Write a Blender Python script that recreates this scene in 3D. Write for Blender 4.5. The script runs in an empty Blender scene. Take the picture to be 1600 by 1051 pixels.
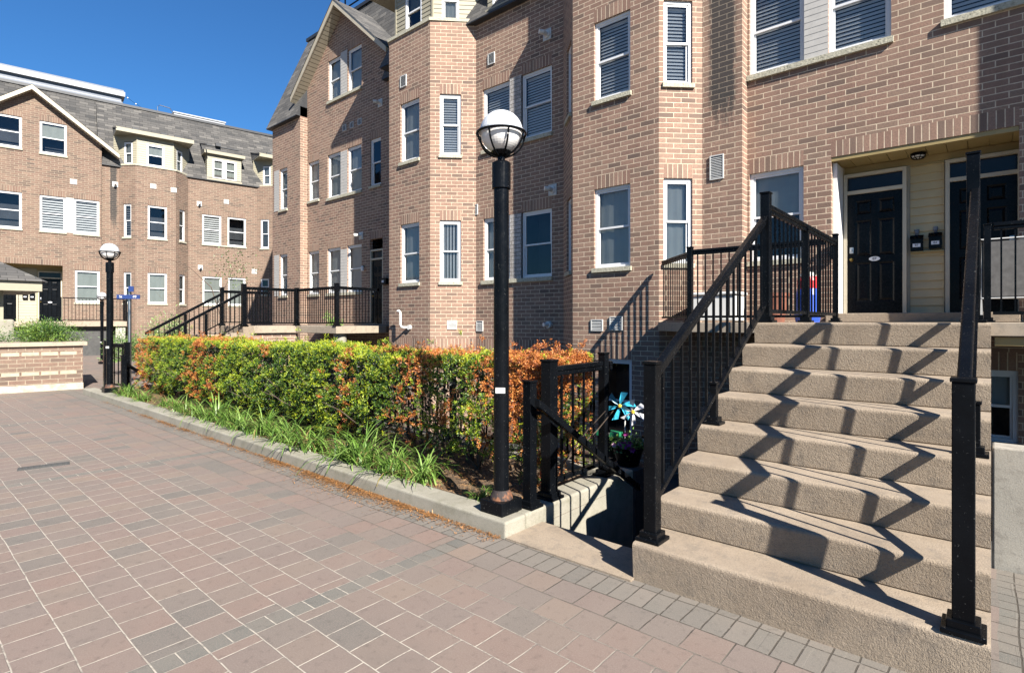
import bpy, bmesh, math, random
import numpy as np
from mathutils import Vector, Matrix
R = math.radians
random.seed(7)
sc = bpy.context.scene
C = sc.collection

# ------------------------------------------------------------ camera, sky, sun
cam = bpy.data.cameras.new("camera")
cam.sensor_width = 36.0
cam.lens = 36.0 * 865 / 1600
cam.shift_y = -(525.5 - 502.5) / 1600
cam.clip_end = 2000
cam.clip_start = 0.05
cam_o = bpy.data.objects.new("camera", cam)
C.objects.link(cam_o)
cam_o.location = (0, 0, 1.485)
cam_o.rotation_euler = (R(90), 0, R(40.87))
sc.camera = cam_o

SUN_EL = 35.0
sx, sy = 0.942, -0.336
w = bpy.data.worlds.new("World")
sc.world = w
w.use_nodes = True
nt = w.node_tree
sky = nt.nodes.new('ShaderNodeTexSky')
sky.sky_type = 'NISHITA'
sky.sun_disc = False
sky.sun_elevation = R(SUN_EL)
sky.sun_rotation = math.atan2(sx, sy)
sky.altitude = 200
sky.air_density = 1.25
sky.dust_density = 0.0
sky.ozone_density = 8.0
mulc = nt.nodes.new('ShaderNodeMix'); mulc.data_type = 'RGBA'; mulc.blend_type = 'MULTIPLY'
mulc.inputs[0].default_value = 1.0
mulc.inputs[7].default_value = (0.39, 0.665, 0.855, 1)
nt.links.new(sky.outputs[0], mulc.inputs[6])
nt.links.new(mulc.outputs[2], nt.nodes['Background'].inputs[0])
nt.nodes['Background'].inputs[1].default_value = 0.052
sun = bpy.data.lights.new("sun", 'SUN')
sun.energy = 5.0
sun.angle = R(0.5)
sun.color = (1.0, 0.95, 0.87)
sun_o = bpy.data.objects.new("sun", sun)
C.objects.link(sun_o)
d = Vector((sx, sy, math.tan(R(SUN_EL)))).normalized()
sun_o.rotation_euler = d.to_track_quat('Z', 'Y').to_euler()
sc.view_settings.view_transform = 'Standard'
sc.view_settings.look = 'None'
sc.view_settings.exposure = 1.6
sc.view_settings.gamma = 1.0

# ------------------------------------------------------------ materials
def lin(c):
    return tuple((x / 255 / 12.92) if x / 255 <= 0.04045 else ((x / 255 + 0.055) / 1.055) ** 2.4 for x in c)

class NT:
    def __init__(s, name):
        s.m = bpy.data.materials.new(name)
        s.m.use_nodes = True
        s.t = s.m.node_tree
        s.b = s.t.nodes['Principled BSDF']
        s.out = s.t.nodes['Material Output']
    def n(s, typ, **kw):
        nd = s.t.nodes.new(typ)
        for k, v in kw.items():
            setattr(nd, k, v)
        return nd
    def l(s, a, b):
        s.t.links.new(a, b)
    def val(s, sock, v):
        if isinstance(v, bpy.types.NodeSocket):
            s.l(v, sock)
        else:
            sock.default_value = v
    def math(s, op, a, b=0.0, c=None, clamp=False):
        nd = s.n('ShaderNodeMath', operation=op)
        nd.use_clamp = clamp
        s.val(nd.inputs[0], a)
        s.val(nd.inputs[1], b)
        if c is not None:
            s.val(nd.inputs[2], c)
        return nd.outputs[0]
    def mix(s, f, a, b, blend='MIX'):
        nd = s.n('ShaderNodeMix', data_type='RGBA', blend_type=blend)
        s.val(nd.inputs[0], f)
        for sk, v in ((nd.inputs[6], a), (nd.inputs[7], b)):
            if isinstance(v, bpy.types.NodeSocket):
                s.l(v, sk)
            else:
                sk.default_value = (*v[:3], 1)
        return nd.outputs[2]
    def noise(s, vec, scale, detail=3, rough=0.55):
        nd = s.n('ShaderNodeTexNoise')
        if vec is not None:
            s.l(vec, nd.inputs['Vector'])
        nd.inputs['Scale'].default_value = scale
        nd.inputs['Detail'].default_value = detail
        nd.inputs['Roughness'].default_value = rough
        return nd.outputs[0]
    def ramp(s, fac, stops, interp='LINEAR'):
        nd = s.n('ShaderNodeValToRGB')
        nd.color_ramp.interpolation = interp
        el = nd.color_ramp.elements
        while len(el) > 1:
            el.remove(el[-1])
        el[0].position = stops[0][0]
        el[0].color = (*stops[0][1][:3], 1) if not isinstance(stops[0][1], (int, float)) else (stops[0][1],) * 3 + (1,)
        for p, c in stops[1:]:
            e = el.new(p)
            e.color = (*c[:3], 1) if not isinstance(c, (int, float)) else (c,) * 3 + (1,)
        s.l(fac, nd.inputs[0])
        return nd.outputs[0]
    def bump(s, h, strength=0.3, dist=0.01):
        nd = s.n('ShaderNodeBump')
        nd.inputs['Strength'].default_value = strength
        nd.inputs['Distance'].default_value = dist
        s.l(h, nd.inputs['Height'])
        s.l(nd.outputs[0], s.b.inputs['Normal'])
    def pos(s):
        return s.n('ShaderNodeNewGeometry').outputs['Position']
    def uv(s):
        return s.n('ShaderNodeTexCoord').outputs['UV']

def simple(name, col, rough=0.6, amt=0.15, nscale=8.0, bump=0.0, bscale=60.0, metal=0.0, bdist=0.004, dirt=None):
    m = NT(name)
    p = m.pos()
    nz = m.noise(p, nscale, 4)
    dark = tuple(c * (1 - amt) for c in col)
    lite = tuple(min(1, c * (1 + amt)) for c in col)
    c = m.ramp(nz, [(0.3, dark), (0.7, lite)])
    if dirt:
        nz2 = m.noise(p, dirt[0], 5, 0.7)
        c = m.mix(m.ramp(nz2, [(dirt[1], 0.0), (dirt[1] + 0.12, 1.0)]), c, dirt[2])
    m.l(c, m.b.inputs['Base Color'])
    m.b.inputs['Roughness'].default_value = rough
    m.b.inputs['Metallic'].default_value = metal
    if bump:
        m.bump(m.noise(p, bscale, 3, 0.6), bump, bdist)
    return m.m

def brick_mat(name, soldier=False, stain=None, seed=0.0, tone=(1, 1, 1), mort=1.0, white=False):
    """masonry of long bricks, courses 89 mm; UVs are metres along the wall and up"""
    m = NT(name)
    uv = m.uv()
    mp = m.n('ShaderNodeMapping')
    mp.inputs['Location'].default_value = (seed, 0.011, 0)
    m.l(uv, mp.inputs['Vector'])
    wob = m.n('ShaderNodeVectorMath', operation='MULTIPLY_ADD')
    nzc = m.n('ShaderNodeTexNoise')
    nzc.inputs['Scale'].default_value = 3.0
    m.l(mp.outputs[0], nzc.inputs['Vector'])
    m.l(nzc.outputs['Color'], wob.inputs[0])
    wob.inputs[1].default_value = (0.006, 0.006, 0)
    m.l(mp.outputs[0], wob.inputs[2])
    def bt(c1, c2, mort):
        b = m.n('ShaderNodeTexBrick')
        b.offset = 0.0 if soldier else 0.5
        m.l(wob.outputs[0], b.inputs['Vector'])
        b.inputs['Scale'].default_value = 1.0
        b.inputs['Brick Width'].default_value = 0.4 if soldier else 0.267
        b.inputs['Row Height'].default_value = 0.0889
        b.inputs['Mortar Size'].default_value = 0.0075
        b.inputs['Mortar Smooth'].default_value = 0.25
        b.inputs['Bias'].default_value = 0.0
        b.inputs['Color1'].default_value = c1
        b.inputs['Color2'].default_value = c2
        b.inputs['Mortar'].default_value = mort
        return b
    b = bt((0, 0, 0, 1), (1, 1, 1, 1), (0.5, 0.5, 0.5, 1))
    col = m.ramp(b.outputs['Color'], [(0.0, (0.120, 0.085, 0.070)), (0.10, (0.175, 0.120, 0.092)), (0.3, (0.250, 0.150, 0.112)),
                                      (0.5, (0.305, 0.192, 0.142)), (0.66, (0.225, 0.140, 0.108)), (0.84, (0.335, 0.222, 0.165)), (1.0, (0.200, 0.145, 0.110))])
    if white: col = m.ramp(b.outputs['Color'], [(0.0, (0.46, 0.44, 0.42)), (1.0, (0.58, 0.56, 0.53))])
    p = m.pos()
    n1 = m.noise(p, 45, 4, 0.65)
    col = m.mix(m.ramp(n1, [(0.42, 0.0), (0.75, 0.75)]), col, (0.10, 0.07, 0.06))
    n2 = m.noise(p, 0.7, 3)
    if not white: col = m.mix(m.math('MULTIPLY', m.ramp(n2, [(0.35, 0.0), (0.7, 1.0)]), 0.4), col, (0.34, 0.235, 0.170))
    mk = mort
    mcol = m.ramp(m.noise(p, 12, 3), [(0.3, (0.47 * mk, 0.385 * mk, 0.285 * mk)), (0.7, (0.66 * mk, 0.56 * mk, 0.43 * mk))])
    if white: mcol = m.ramp(m.noise(p, 12, 3), [(0.3, (0.12, 0.11, 0.10)), (0.7, (0.22, 0.2, 0.18))])
    # rain streaks and grime, lightly, over large areas
    mpw = m.n('ShaderNodeMapping'); mpw.inputs['Scale'].default_value = (2.2, 0.45, 1); m.l(uv, mpw.inputs['Vector'])
    grime = m.math('MULTIPLY', m.ramp(m.noise(mpw.outputs[0], 1.0, 5, 0.7), [(0.48, 0.0), (0.72, 1.0)]), 0.38)
    col = m.mix(grime, col, (0.13, 0.085, 0.065))
    col = m.mix(b.outputs['Fac'], col, mcol)
    if tone == (1, 1, 1) and not white: col = m.mix(1.0, col, (1.10, 1.04, 1.0), 'MULTIPLY')
    if tone != (1, 1, 1): col = m.mix(1.0, col, tone, 'MULTIPLY')
    if stain:
        x0, x1, z0, z1, st = stain
        sep = m.n('ShaderNodeSeparateXYZ')
        m.l(uv, sep.inputs[0])
        cx, hw = (x0 + x1) / 2, (x1 - x0) / 2
        dx = m.math('SUBTRACT', 1.0, m.math('DIVIDE', m.math('ABSOLUTE', m.math('SUBTRACT', sep.outputs[0], cx)), hw), clamp=True)
        dz = m.math('DIVIDE', m.math('SUBTRACT', sep.outputs[1], z0), (z1 - z0), clamp=True)
        mp2 = m.n('ShaderNodeMapping')
        mp2.inputs['Scale'].default_value = (9, 1.6, 1)
        m.l(uv, mp2.inputs['Vector'])
        ns = m.noise(mp2.outputs[0], 1.0, 5, 0.7)
        mask = m.math('MULTIPLY', m.math('MULTIPLY', dx, 1.8, clamp=True), m.math('MULTIPLY', dz, 1.5, clamp=True), clamp=True)
        nf = m.noise(uv, 16, 4, 0.8)
        v_ = m.math('ADD', m.math('MULTIPLY', ns, 0.6), m.math('MULTIPLY', nf, 0.4))
        thr = m.math('SUBTRACT', 0.70, m.math('MULTIPLY', mask, 0.40))
        f = m.math('MULTIPLY', m.math('SUBTRACT', v_, thr), st, clamp=True)
        f = m.math('MULTIPLY', m.math('MULTIPLY', f, mask), m.math('SUBTRACT', 1.0, m.math('MULTIPLY', b.outputs['Fac'], 0.35)))
        f = m.math('MINIMUM', f, 0.93)
        col = m.mix(f, col, (0.030, 0.027, 0.026))
    m.l(col, m.b.inputs['Base Color'])
    m.b.inputs['Roughness'].default_value = 0.85
    h = m.math('ADD', m.math('MULTIPLY', b.outputs['Fac'], -1.0), m.math('MULTIPLY', n1, 0.45))
    m.bump(h, 0.75, 0.007)
    return m.m

def shingle_mat(name):
    m = NT(name)
    uv = m.uv()
    b = m.n('ShaderNodeTexBrick')
    b.offset = 0.37
    m.l(uv, b.inputs['Vector'])
    b.inputs['Scale'].default_value = 1.0
    b.inputs['Brick Width'].default_value = 0.36
    b.inputs['Row Height'].default_value = 0.145
    b.inputs['Mortar Size'].default_value = 0.006
    b.inputs['Color1'].default_value = (0, 0, 0, 1)
    b.inputs['Color2'].default_value = (1, 1, 1, 1)
    b.inputs['Mortar'].default_value = (0.0, 0.0, 0.0, 1)
    col = m.ramp(b.outputs['Color'], [(0.0, (0.040, 0.040, 0.041)), (0.3, (0.098, 0.092, 0.086)), (0.5, (0.060, 0.058, 0.057)), (0.75, (0.150, 0.140, 0.128)), (1.0, (0.045, 0.044, 0.044))])
    col = m.mix(m.math('MULTIPLY', m.noise(uv, 60, 2), 0.25), col, (0.115, 0.110, 0.102))
    # each course laps the one under it: height ramps down the slope
    sep = m.n('ShaderNodeSeparateXYZ')
    m.l(uv, sep.inputs[0])
    saw = m.math('FRACT', m.math('DIVIDE', sep.outputs[1], 0.145))
    m.l(m.mix(m.math('MULTIPLY', b.outputs['Fac'], 0.75), col, (0.02, 0.018, 0.016)), m.b.inputs['Base Color'])
    m.b.inputs['Roughness'].default_value = 0.95
    m.bump(m.math('ADD', m.math('MULTIPLY', saw, -1.0), m.math('MULTIPLY', b.outputs['Color'], 0.5)), 0.9, 0.012)
    return m.m

def paver_mat():
    m = NT('paver_stones')
    p = m.pos()
    nzc = m.n('ShaderNodeTexNoise')
    nzc.inputs['Scale'].default_value = 1.1
    nzc.inputs['Detail'].default_value = 2
    m.l(p, nzc.inputs['Vector'])
    wob = m.n('ShaderNodeVectorMath', operation='MULTIPLY_ADD')
    m.l(nzc.outputs['Color'], wob.inputs[0])
    wob.inputs[1].default_value = (0.038, 0.038, 0)
    m.l(p, wob.inputs[2])
    nzd = m.n('ShaderNodeTexNoise')
    nzd.inputs['Scale'].default_value = 7.0
    m.l(p, nzd.inputs['Vector'])
    wob2 = m.n('ShaderNodeVectorMath', operation='MULTIPLY_ADD')
    m.l(nzd.outputs['Color'], wob2.inputs[0])
    wob2.inputs[1].default_value = (0.007, 0.007, 0)
    m.l(wob.outputs[0], wob2.inputs[2])
    wv = wob2.outputs[0]
    def bt(bw, rh, off, freq=2, mort=0.0045):
        b = m.n('ShaderNodeTexBrick')
        b.offset = off
        b.offset_frequency = freq
        m.l(wv, b.inputs['Vector'])
        b.inputs['Scale'].default_value = 1.0
        b.inputs['Brick Width'].default_value = bw
        b.inputs['Row Height'].default_value = rh
        b.inputs['Mortar Size'].default_value = mort
        b.inputs['Mortar Smooth'].default_value = 0.3
        b.inputs['Color1'].default_value = (0, 0, 0, 1)
        b.inputs['Color2'].default_value = (1, 1, 1, 1)
        b.inputs['Mortar'].default_value = (0.5, 0.5, 0.5, 1)
        return b
    A = bt(0.196, 0.203, 0.42, mort=0.0041)
    B = bt(0.125, 0.1015, 0.0)
    Cb = bt(0.104, 0.203, 0.0)
    gry2 = m.ramp(Cb.outputs['Color'], [(0.0, (0.115, 0.115, 0.104)), (0.5, (0.155, 0.148, 0.128)), (1.0, (0.19, 0.17, 0.145))])
    big = m.ramp(A.outputs['Color'], [(0.0, (0.125, 0.118, 0.106)), (0.13, (0.160, 0.138, 0.120)), (0.3, (0.210, 0.146, 0.124)), (0.5, (0.180, 0.142, 0.124)), (0.62, (0.225, 0.148, 0.120)),
                                      (0.8, (0.190, 0.145, 0.122)), (1.0, (0.235, 0.170, 0.130))])
    gry = m.ramp(B.outputs['Color'], [(0.0, (0.105, 0.112, 0.102)), (0.5, (0.135, 0.138, 0.122)), (1.0, (0.165, 0.155, 0.132))])
    sep = m.n('ShaderNodeSeparateXYZ')
    m.l(wv, sep.inputs[0])
    x, y = sep.outputs[0], sep.outputs[1]
    # grey courses crossing the court every four metres, and the border beside kerb and steps
    ph = m.math('MODULO', m.math('ADD', x, 82.75), 4.0)
    acc = m.math('LESS_THAN', m.math('ABSOLUTE', m.math('SUBTRACT', ph, 0.062)), 0.0625)
    edge = m.math('MULTIPLY', m.math('GREATER_THAN', y, 2.639), m.math('LESS_THAN', y, 2.9))
    sel = m.math('MAXIMUM', acc, edge)
    far = m.math('GREATER_THAN', x, 0.05)
    sel = m.math('MAXIMUM', sel, far)
    sel = m.math('MAXIMUM', acc, far)
    col = m.mix(sel, big, gry)
    fac = m.mix(sel, A.outputs['Fac'], B.outputs['Fac'])
    col = m.mix(edge, col, gry2)
    fac = m.mix(edge, fac, Cb.outputs['Fac'])
    n1 = m.noise(p, 150, 4, 0.8)
    n2 = m.noise(p, 2.2, 5, 0.65)
    n3 = m.noise(p, 22, 4, 0.7)
    col = m.mix(m.ramp(n1, [(0.45, 0.0), (0.75, 0.8)]), col, (0.33, 0.27, 0.22))
    col = m.mix(m.math('MULTIPLY', m.ramp(n2, [(0.3, 0.0), (0.7, 1.0)]), 0.45), col, (0.255, 0.21, 0.175))
    col = m.mix(m.math('MULTIPLY', m.ramp(n3, [(0.25, 1.0), (0.45, 0.0)]), 0.45), col, (0.06, 0.05, 0.045))
    sp = m.ramp(m.noise(p, 70, 5, 0.9), [(0.66, 0.0), (0.69, 1.0)])
    col = m.mix(m.math('MULTIPLY', sp, 0.7), col, (0.44, 0.40, 0.35))
    blot = m.ramp(m.noise(p, 0.55, 6, 0.75), [(0.55, 0.0), (0.66, 1.0)])
    col = m.mix(m.math('MULTIPLY', blot, 0.22), col, (0.09, 0.075, 0.065))
    jn = m.noise(p, 3.0, 4, 0.7)
    near = m.math('DIVIDE', m.math('SUBTRACT', y, 1.75), 0.9, clamp=True)
    jm = m.math('ADD', m.ramp(jn, [(0.36, 0.25), (0.55, 0.0)]), near, clamp=True)
    jc = m.mix(jm, (0.52, 0.46, 0.38), (0.075, 0.062, 0.048))
    fac = m.math('MULTIPLY', fac, m.ramp(m.noise(p, 17, 4, 0.75), [(0.34, 0.25), (0.5, 1.0)]))
    col = m.mix(fac, col, jc)
    m.l(col, m.b.inputs['Base Color'])
    m.b.inputs['Roughness'].default_value = 0.8
    h = m.math('ADD', m.math('MULTIPLY', fac, -0.9), m.math('MULTIPLY', n1, 0.25))
    h = m.math('ADD', h, m.math('MULTIPLY', A.outputs['Color'], 0.25))
    m.bump(h, 0.8, 0.007)
    return m.m

def concrete_mat(name, c0, c1, grain=True, stainc=(0.15, 0.13, 0.11)):
    m = NT(name)
    p = m.pos()
    n = m.noise(p, 1.7, 5, 0.7)
    col = m.ramp(n, [(0.3, c0), (0.7, c1)])
    col = m.mix(m.math('MULTIPLY', m.ramp(m.noise(p, 9, 5, 0.75), [(0.5, 0.0), (0.72, 1.0)]), 0.6), col, stainc)
    fine = m.noise(p, 140, 3, 0.7)
    col = m.mix(m.math('MULTIPLY', m.ramp(fine, [(0.3, 1.0), (0.5, 0.0)]), 0.5), col, tuple(x * 0.45 for x in c0))
    spec = m.ramp(m.noise(p, 33, 4, 0.8), [(0.72, 0.0), (0.76, 1.0)])
    col = m.mix(spec, col, tuple(min(1, x * 1.5) for x in c1))
    m.l(col, m.b.inputs['Base Color'])
    m.b.inputs['Roughness'].default_value = 0.9
    g = m.n('ShaderNodeNewGeometry')
    sp = m.n('ShaderNodeSeparateXYZ')
    m.l(g.outputs['True Normal'], sp.inputs[0])
    vert = m.math('SUBTRACT', 1.0, m.math('ABSOLUTE', sp.outputs[2]), clamp=True)
    vor = m.noise(p, 120, 3, 0.8)
    amp = m.math('ADD', 0.25, m.math('MULTIPLY', vert, 1.0 if grain else 0.15))
    h = m.math('MULTIPLY', m.math('ADD', vor, m.math('MULTIPLY', m.noise(p, 48, 2), 0.5)), amp)
    m.bump(h, 0.8 if grain else 0.5, 0.012 if grain else 0.006)
    return m.m

def black_paint(name, specks=True):
    m = NT(name)
    p = m.pos()
    col = m.ramp(m.noise(p, 5, 4), [(0.3, (0.0018, 0.0022, 0.003)), (0.7, (0.004, 0.0048, 0.0062))])
    if specks:
        f = m.math('MAXIMUM', m.ramp(m.noise(p, 55, 5, 0.9), [(0.655, 0.0), (0.675, 1.0)]), m.ramp(m.noise(p, 13, 6, 0.9), [(0.70, 0.0), (0.71, 1.0)]))
        col = m.mix(f, col, (0.20, 0.20, 0.19))
    m.l(col, m.b.inputs['Base Color'])
    m.l(m.ramp(m.noise(p, 30, 4), [(0.3, 0.18), (0.7, 0.34)]), m.b.inputs['Roughness'])
    m.b.inputs['Specular IOR Level'].default_value = 0.11
    return m.m

def glass_mat():
    m = NT('window_glass')
    fr = m.n('ShaderNodeFresnel')
    fr.inputs[0].default_value = 1.55
    f = m.math('ADD', m.math('MULTIPLY', fr.outputs[0], 0.85), 0.01, clamp=True)
    tr = m.n('ShaderNodeBsdfTransparent')
    tr.inputs[0].default_value = (0.93, 0.95, 0.95, 1)
    gl = m.n('ShaderNodeBsdfGlossy')
    gl.inputs['Roughness'].default_value = 0.03
    gl.inputs['Color'].default_value = (0.9, 0.95, 1, 1)
    bp = m.n('ShaderNodeBump')
    bp.inputs['Strength'].default_value = 0.08
    bp.inputs['Distance'].default_value = 0.02
    m.l(m.noise(m.pos(), 1.8, 2), bp.inputs['Height'])
    m.l(bp.outputs[0], gl.inputs['Normal'])
    mx = m.n('ShaderNodeMixShader')
    m.l(f, mx.inputs[0])
    m.l(tr.outputs[0], mx.inputs[1])
    m.l(gl.outputs[0], mx.inputs[2])
    m.l(mx.outputs[0], m.out.inputs['Surface'])
    return m.m

def attr_leaf(name, trans=0.25, rough=0.5):
    m = NT(name)
    a = m.n('ShaderNodeVertexColor')
    a.layer_name = 'tint'
    m.l(a.outputs[0], m.b.inputs['Base Color'])
    m.b.inputs['Roughness'].default_value = rough
    t = m.n('ShaderNodeBsdfTranslucent')
    m.l(a.outputs[0], t.inputs[0])
    mx = m.n('ShaderNodeMixShader')
    mx.inputs[0].default_value = trans
    m.l(m.b.outputs[0], mx.inputs[1])
    m.l(t.outputs[0], mx.inputs[2])
    m.l(mx.outputs[0], m.out.inputs['Surface'])
    return m.m

M = {}
M['brick'] = brick_mat('brick_masonry')
M['soldier'] = brick_mat('brick_soldier_course', soldier=True, seed=0.05)
M['brick_stain'] = brick_mat('brick_masonry_sooty', stain=(0.0, 0.70, 4.3, 5.8, 9.0), seed=0.1)
M['brick_stain_far'] = brick_mat('brick_masonry_streaked_sun_dimmed', stain=(0.25, 0.67, 4.9, 7.5, 9.0), seed=0.1, tone=(0.76, 0.74, 0.71), mort=0.82)  # streaks are stains; the overall tone is cut against full sun
M['brick_far'] = brick_mat('brick_masonry_sun_dimmed', seed=0.3, tone=(0.76, 0.74, 0.71), mort=0.82)  # same brick, colour darkened to hold down full sun on the left terrace
M['soldier_far'] = brick_mat('brick_soldier_sun_dimmed', soldier=True, seed=0.05, tone=(0.76, 0.74, 0.71), mort=0.82)  # soldier course darkened in colour along with the sunlit brick
M['wbrick'] = brick_mat('painted_white_brick', white=True, seed=0.2)
M['shingle'] = shingle_mat('asphalt_shingle')
M['paver'] = paver_mat()
M['step'] = concrete_mat('textured_tan_concrete', (0.295, 0.228, 0.162), (0.415, 0.332, 0.245))
M['curb'] = concrete_mat('weathered_kerb_concrete', (0.27, 0.25, 0.195), (0.40, 0.37, 0.30), grain=False, stainc=(0.17, 0.16, 0.10))
M['slab'] = concrete_mat('porch_concrete', (0.34, 0.28, 0.21), (0.45, 0.37, 0.28), grain=False)
M['darkconc'] = concrete_mat('dark_concrete', (0.055, 0.055, 0.055), (0.10, 0.098, 0.092), grain=False, stainc=(0.03, 0.03, 0.03))  # concrete in a much darker grey than the other slabs
M['parapet'] = concrete_mat('grey_wall_concrete', (0.36, 0.33, 0.28), (0.47, 0.44, 0.38), grain=False)
M['black'] = black_paint('black_rail_paint')
M['blackclean'] = black_paint('black_satin_paint', specks=False)
M['white'] = simple('white_vinyl', (0.80, 0.80, 0.80), 0.4, 0.04, 3)
M['sill'] = simple('stone_sill', (0.46, 0.43, 0.33), 0.9, 0.25, 30, 0.6, 45, dirt=(22, 0.58, (0.07, 0.07, 0.04)), bdist=0.012)
M['glass'] = glass_mat()
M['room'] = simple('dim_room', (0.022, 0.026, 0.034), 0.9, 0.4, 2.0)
M['blind'] = simple('blind_slat', (0.80, 0.82, 0.84), 0.55, 0.05, 4)
M['shade'] = simple('pale_shade', (0.46, 0.49, 0.48), 0.8, 0.08, 3)
M['shade_far'] = simple('window_shade_sun_dimmed', (0.17, 0.185, 0.175), 0.8, 0.08, 3)  # same window shade, colour cut against direct sun through the glass
M['shutter'] = simple('white_shutter_sun_dimmed', (0.42, 0.43, 0.44), 0.6, 0.05, 3)  # white slats with the colour darkened against direct sun
M['siding'] = simple('cream_siding_sun_dimmed', (0.34, 0.31, 0.225), 0.55, 0.05, 5)  # cream siding, colour darkened against full sun on the dormers
M['siding_near'] = simple('cream_siding_shade_lifted', (0.56, 0.44, 0.24), 0.55, 0.05, 5)  # same siding, colour lifted and warmed for bounce light in the shaded recess
M['trim'] = simple('beige_trim', (0.50, 0.44, 0.33), 0.5, 0.06, 5)
M['soffit'] = simple('yellow_soffit', (0.36, 0.27, 0.11), 0.55, 0.08, 5)
M['whitebrick'] = simple('white_panel', (0.48, 0.46, 0.43), 0.7, 0.08, 12)
M['metal'] = simple('dull_white_metal', (0.60, 0.60, 0.58), 0.45, 0.1, 12)
M['pvc'] = simple('white_pipe', (0.74, 0.73, 0.70), 0.4, 0.08, 20)
M['dark'] = simple('dark_flashing', (0.03, 0.032, 0.036), 0.5, 0.2, 8)
M['soil'] = simple('garden_soil', (0.13, 0.085, 0.05), 0.95, 0.5, 14, 1.0, 30, bdist=0.03, dirt=(18, 0.5, (0.34, 0.19, 0.08)))
M['frost'] = simple('frosted_globe', (0.82, 0.80, 0.78), 0.35, 0.03, 10, dirt=(14, 0.72, (0.4, 0.36, 0.3)))
M['cap'] = simple('white_globe_cap', (0.62, 0.64, 0.68), 0.3, 0.03, 4)
M['rust'] = simple('rusty_flange', (0.03, 0.02, 0.018), 0.8, 0.5, 30, 0.6, 60, dirt=(12, 0.5, (0.22, 0.09, 0.04)))
M['door'] = black_paint('black_door_paint', specks=False)
M['doorglass'] = simple('dark_transom', (0.012, 0.012, 0.014), 0.12, 0.3, 3)  # porch gloom mirrored in the transom is painted in as near-black
M['doorglass'].node_tree.nodes['Principled BSDF'].inputs['Specular IOR Level'].default_value = 0.25
M['brass'] = simple('brass', (0.55, 0.38, 0.12), 0.3, 0.1, 10, metal=1.0)
M['steel'] = simple('brushed_steel', (0.55, 0.55, 0.56), 0.3, 0.1, 10, metal=1.0)
M['label'] = simple('pale_label', (0.75, 0.76, 0.80), 0.5, 0.03, 10)
M['ink'] = simple('black_ink', (0.01, 0.01, 0.012), 0.5, 0.0, 10)
M['leaf'] = attr_leaf('yew_needles', 0.12)
M['blade'] = attr_leaf('grass_blade', 0.3, 0.4)
M['bark'] = simple('bark', (0.10, 0.07, 0.05), 0.9, 0.3, 30, 0.6, 60)
M['blue'] = simple('sign_blue', (0.006, 0.03, 0.15), 0.4, 0.05, 4)
M['parwhite'] = simple('painted_white_metal', (0.36, 0.37, 0.39), 0.5, 0.05, 2)
M['pargrey'] = simple('painted_grey_metal', (0.12, 0.14, 0.18), 0.5, 0.05, 2)
M['cyan'] = simple('turquoise_foil', (0.05, 0.42, 0.62), 0.3, 0.3, 20)
M['white_foil'] = simple('white_foil', (0.75, 0.75, 0.78), 0.35, 0.05, 20, dirt=(60, 0.62, (0.05, 0.05, 0.08)))
M['yellow'] = simple('yellow_hub', (0.7, 0.45, 0.05), 0.5, 0.1, 10)
M['plastic_blue'] = simple('blue_plastic', (0.02, 0.08, 0.48), 0.4, 0.1, 6)
M['plastic_red'] = simple('red_plastic', (0.55, 0.03, 0.04), 0.4, 0.1, 6)
M['plastic_white'] = simple('white_plastic', (0.75, 0.75, 0.73), 0.4, 0.05, 6)
M['green'] = simple('green_plastic', (0.02, 0.22, 0.10), 0.4, 0.1, 6)
M['purple'] = simple('purple_petal', (0.45, 0.03, 0.30), 0.6, 0.4, 60)
M['pink'] = simple('pink_petal', (0.75, 0.45, 0.65), 0.6, 0.2, 60)
M['fabric'] = simple('grey_fabric', (0.13, 0.125, 0.12), 0.9, 0.25, 12)
M['stonelight'] = simple('pale_block', (0.42, 0.36, 0.26), 0.9, 0.15, 12, 0.4, 50)
M['limestone'] = simple('rough_footing', (0.50, 0.44, 0.33), 0.95, 0.3, 8, 0.9, 25, bdist=0.02)

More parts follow.
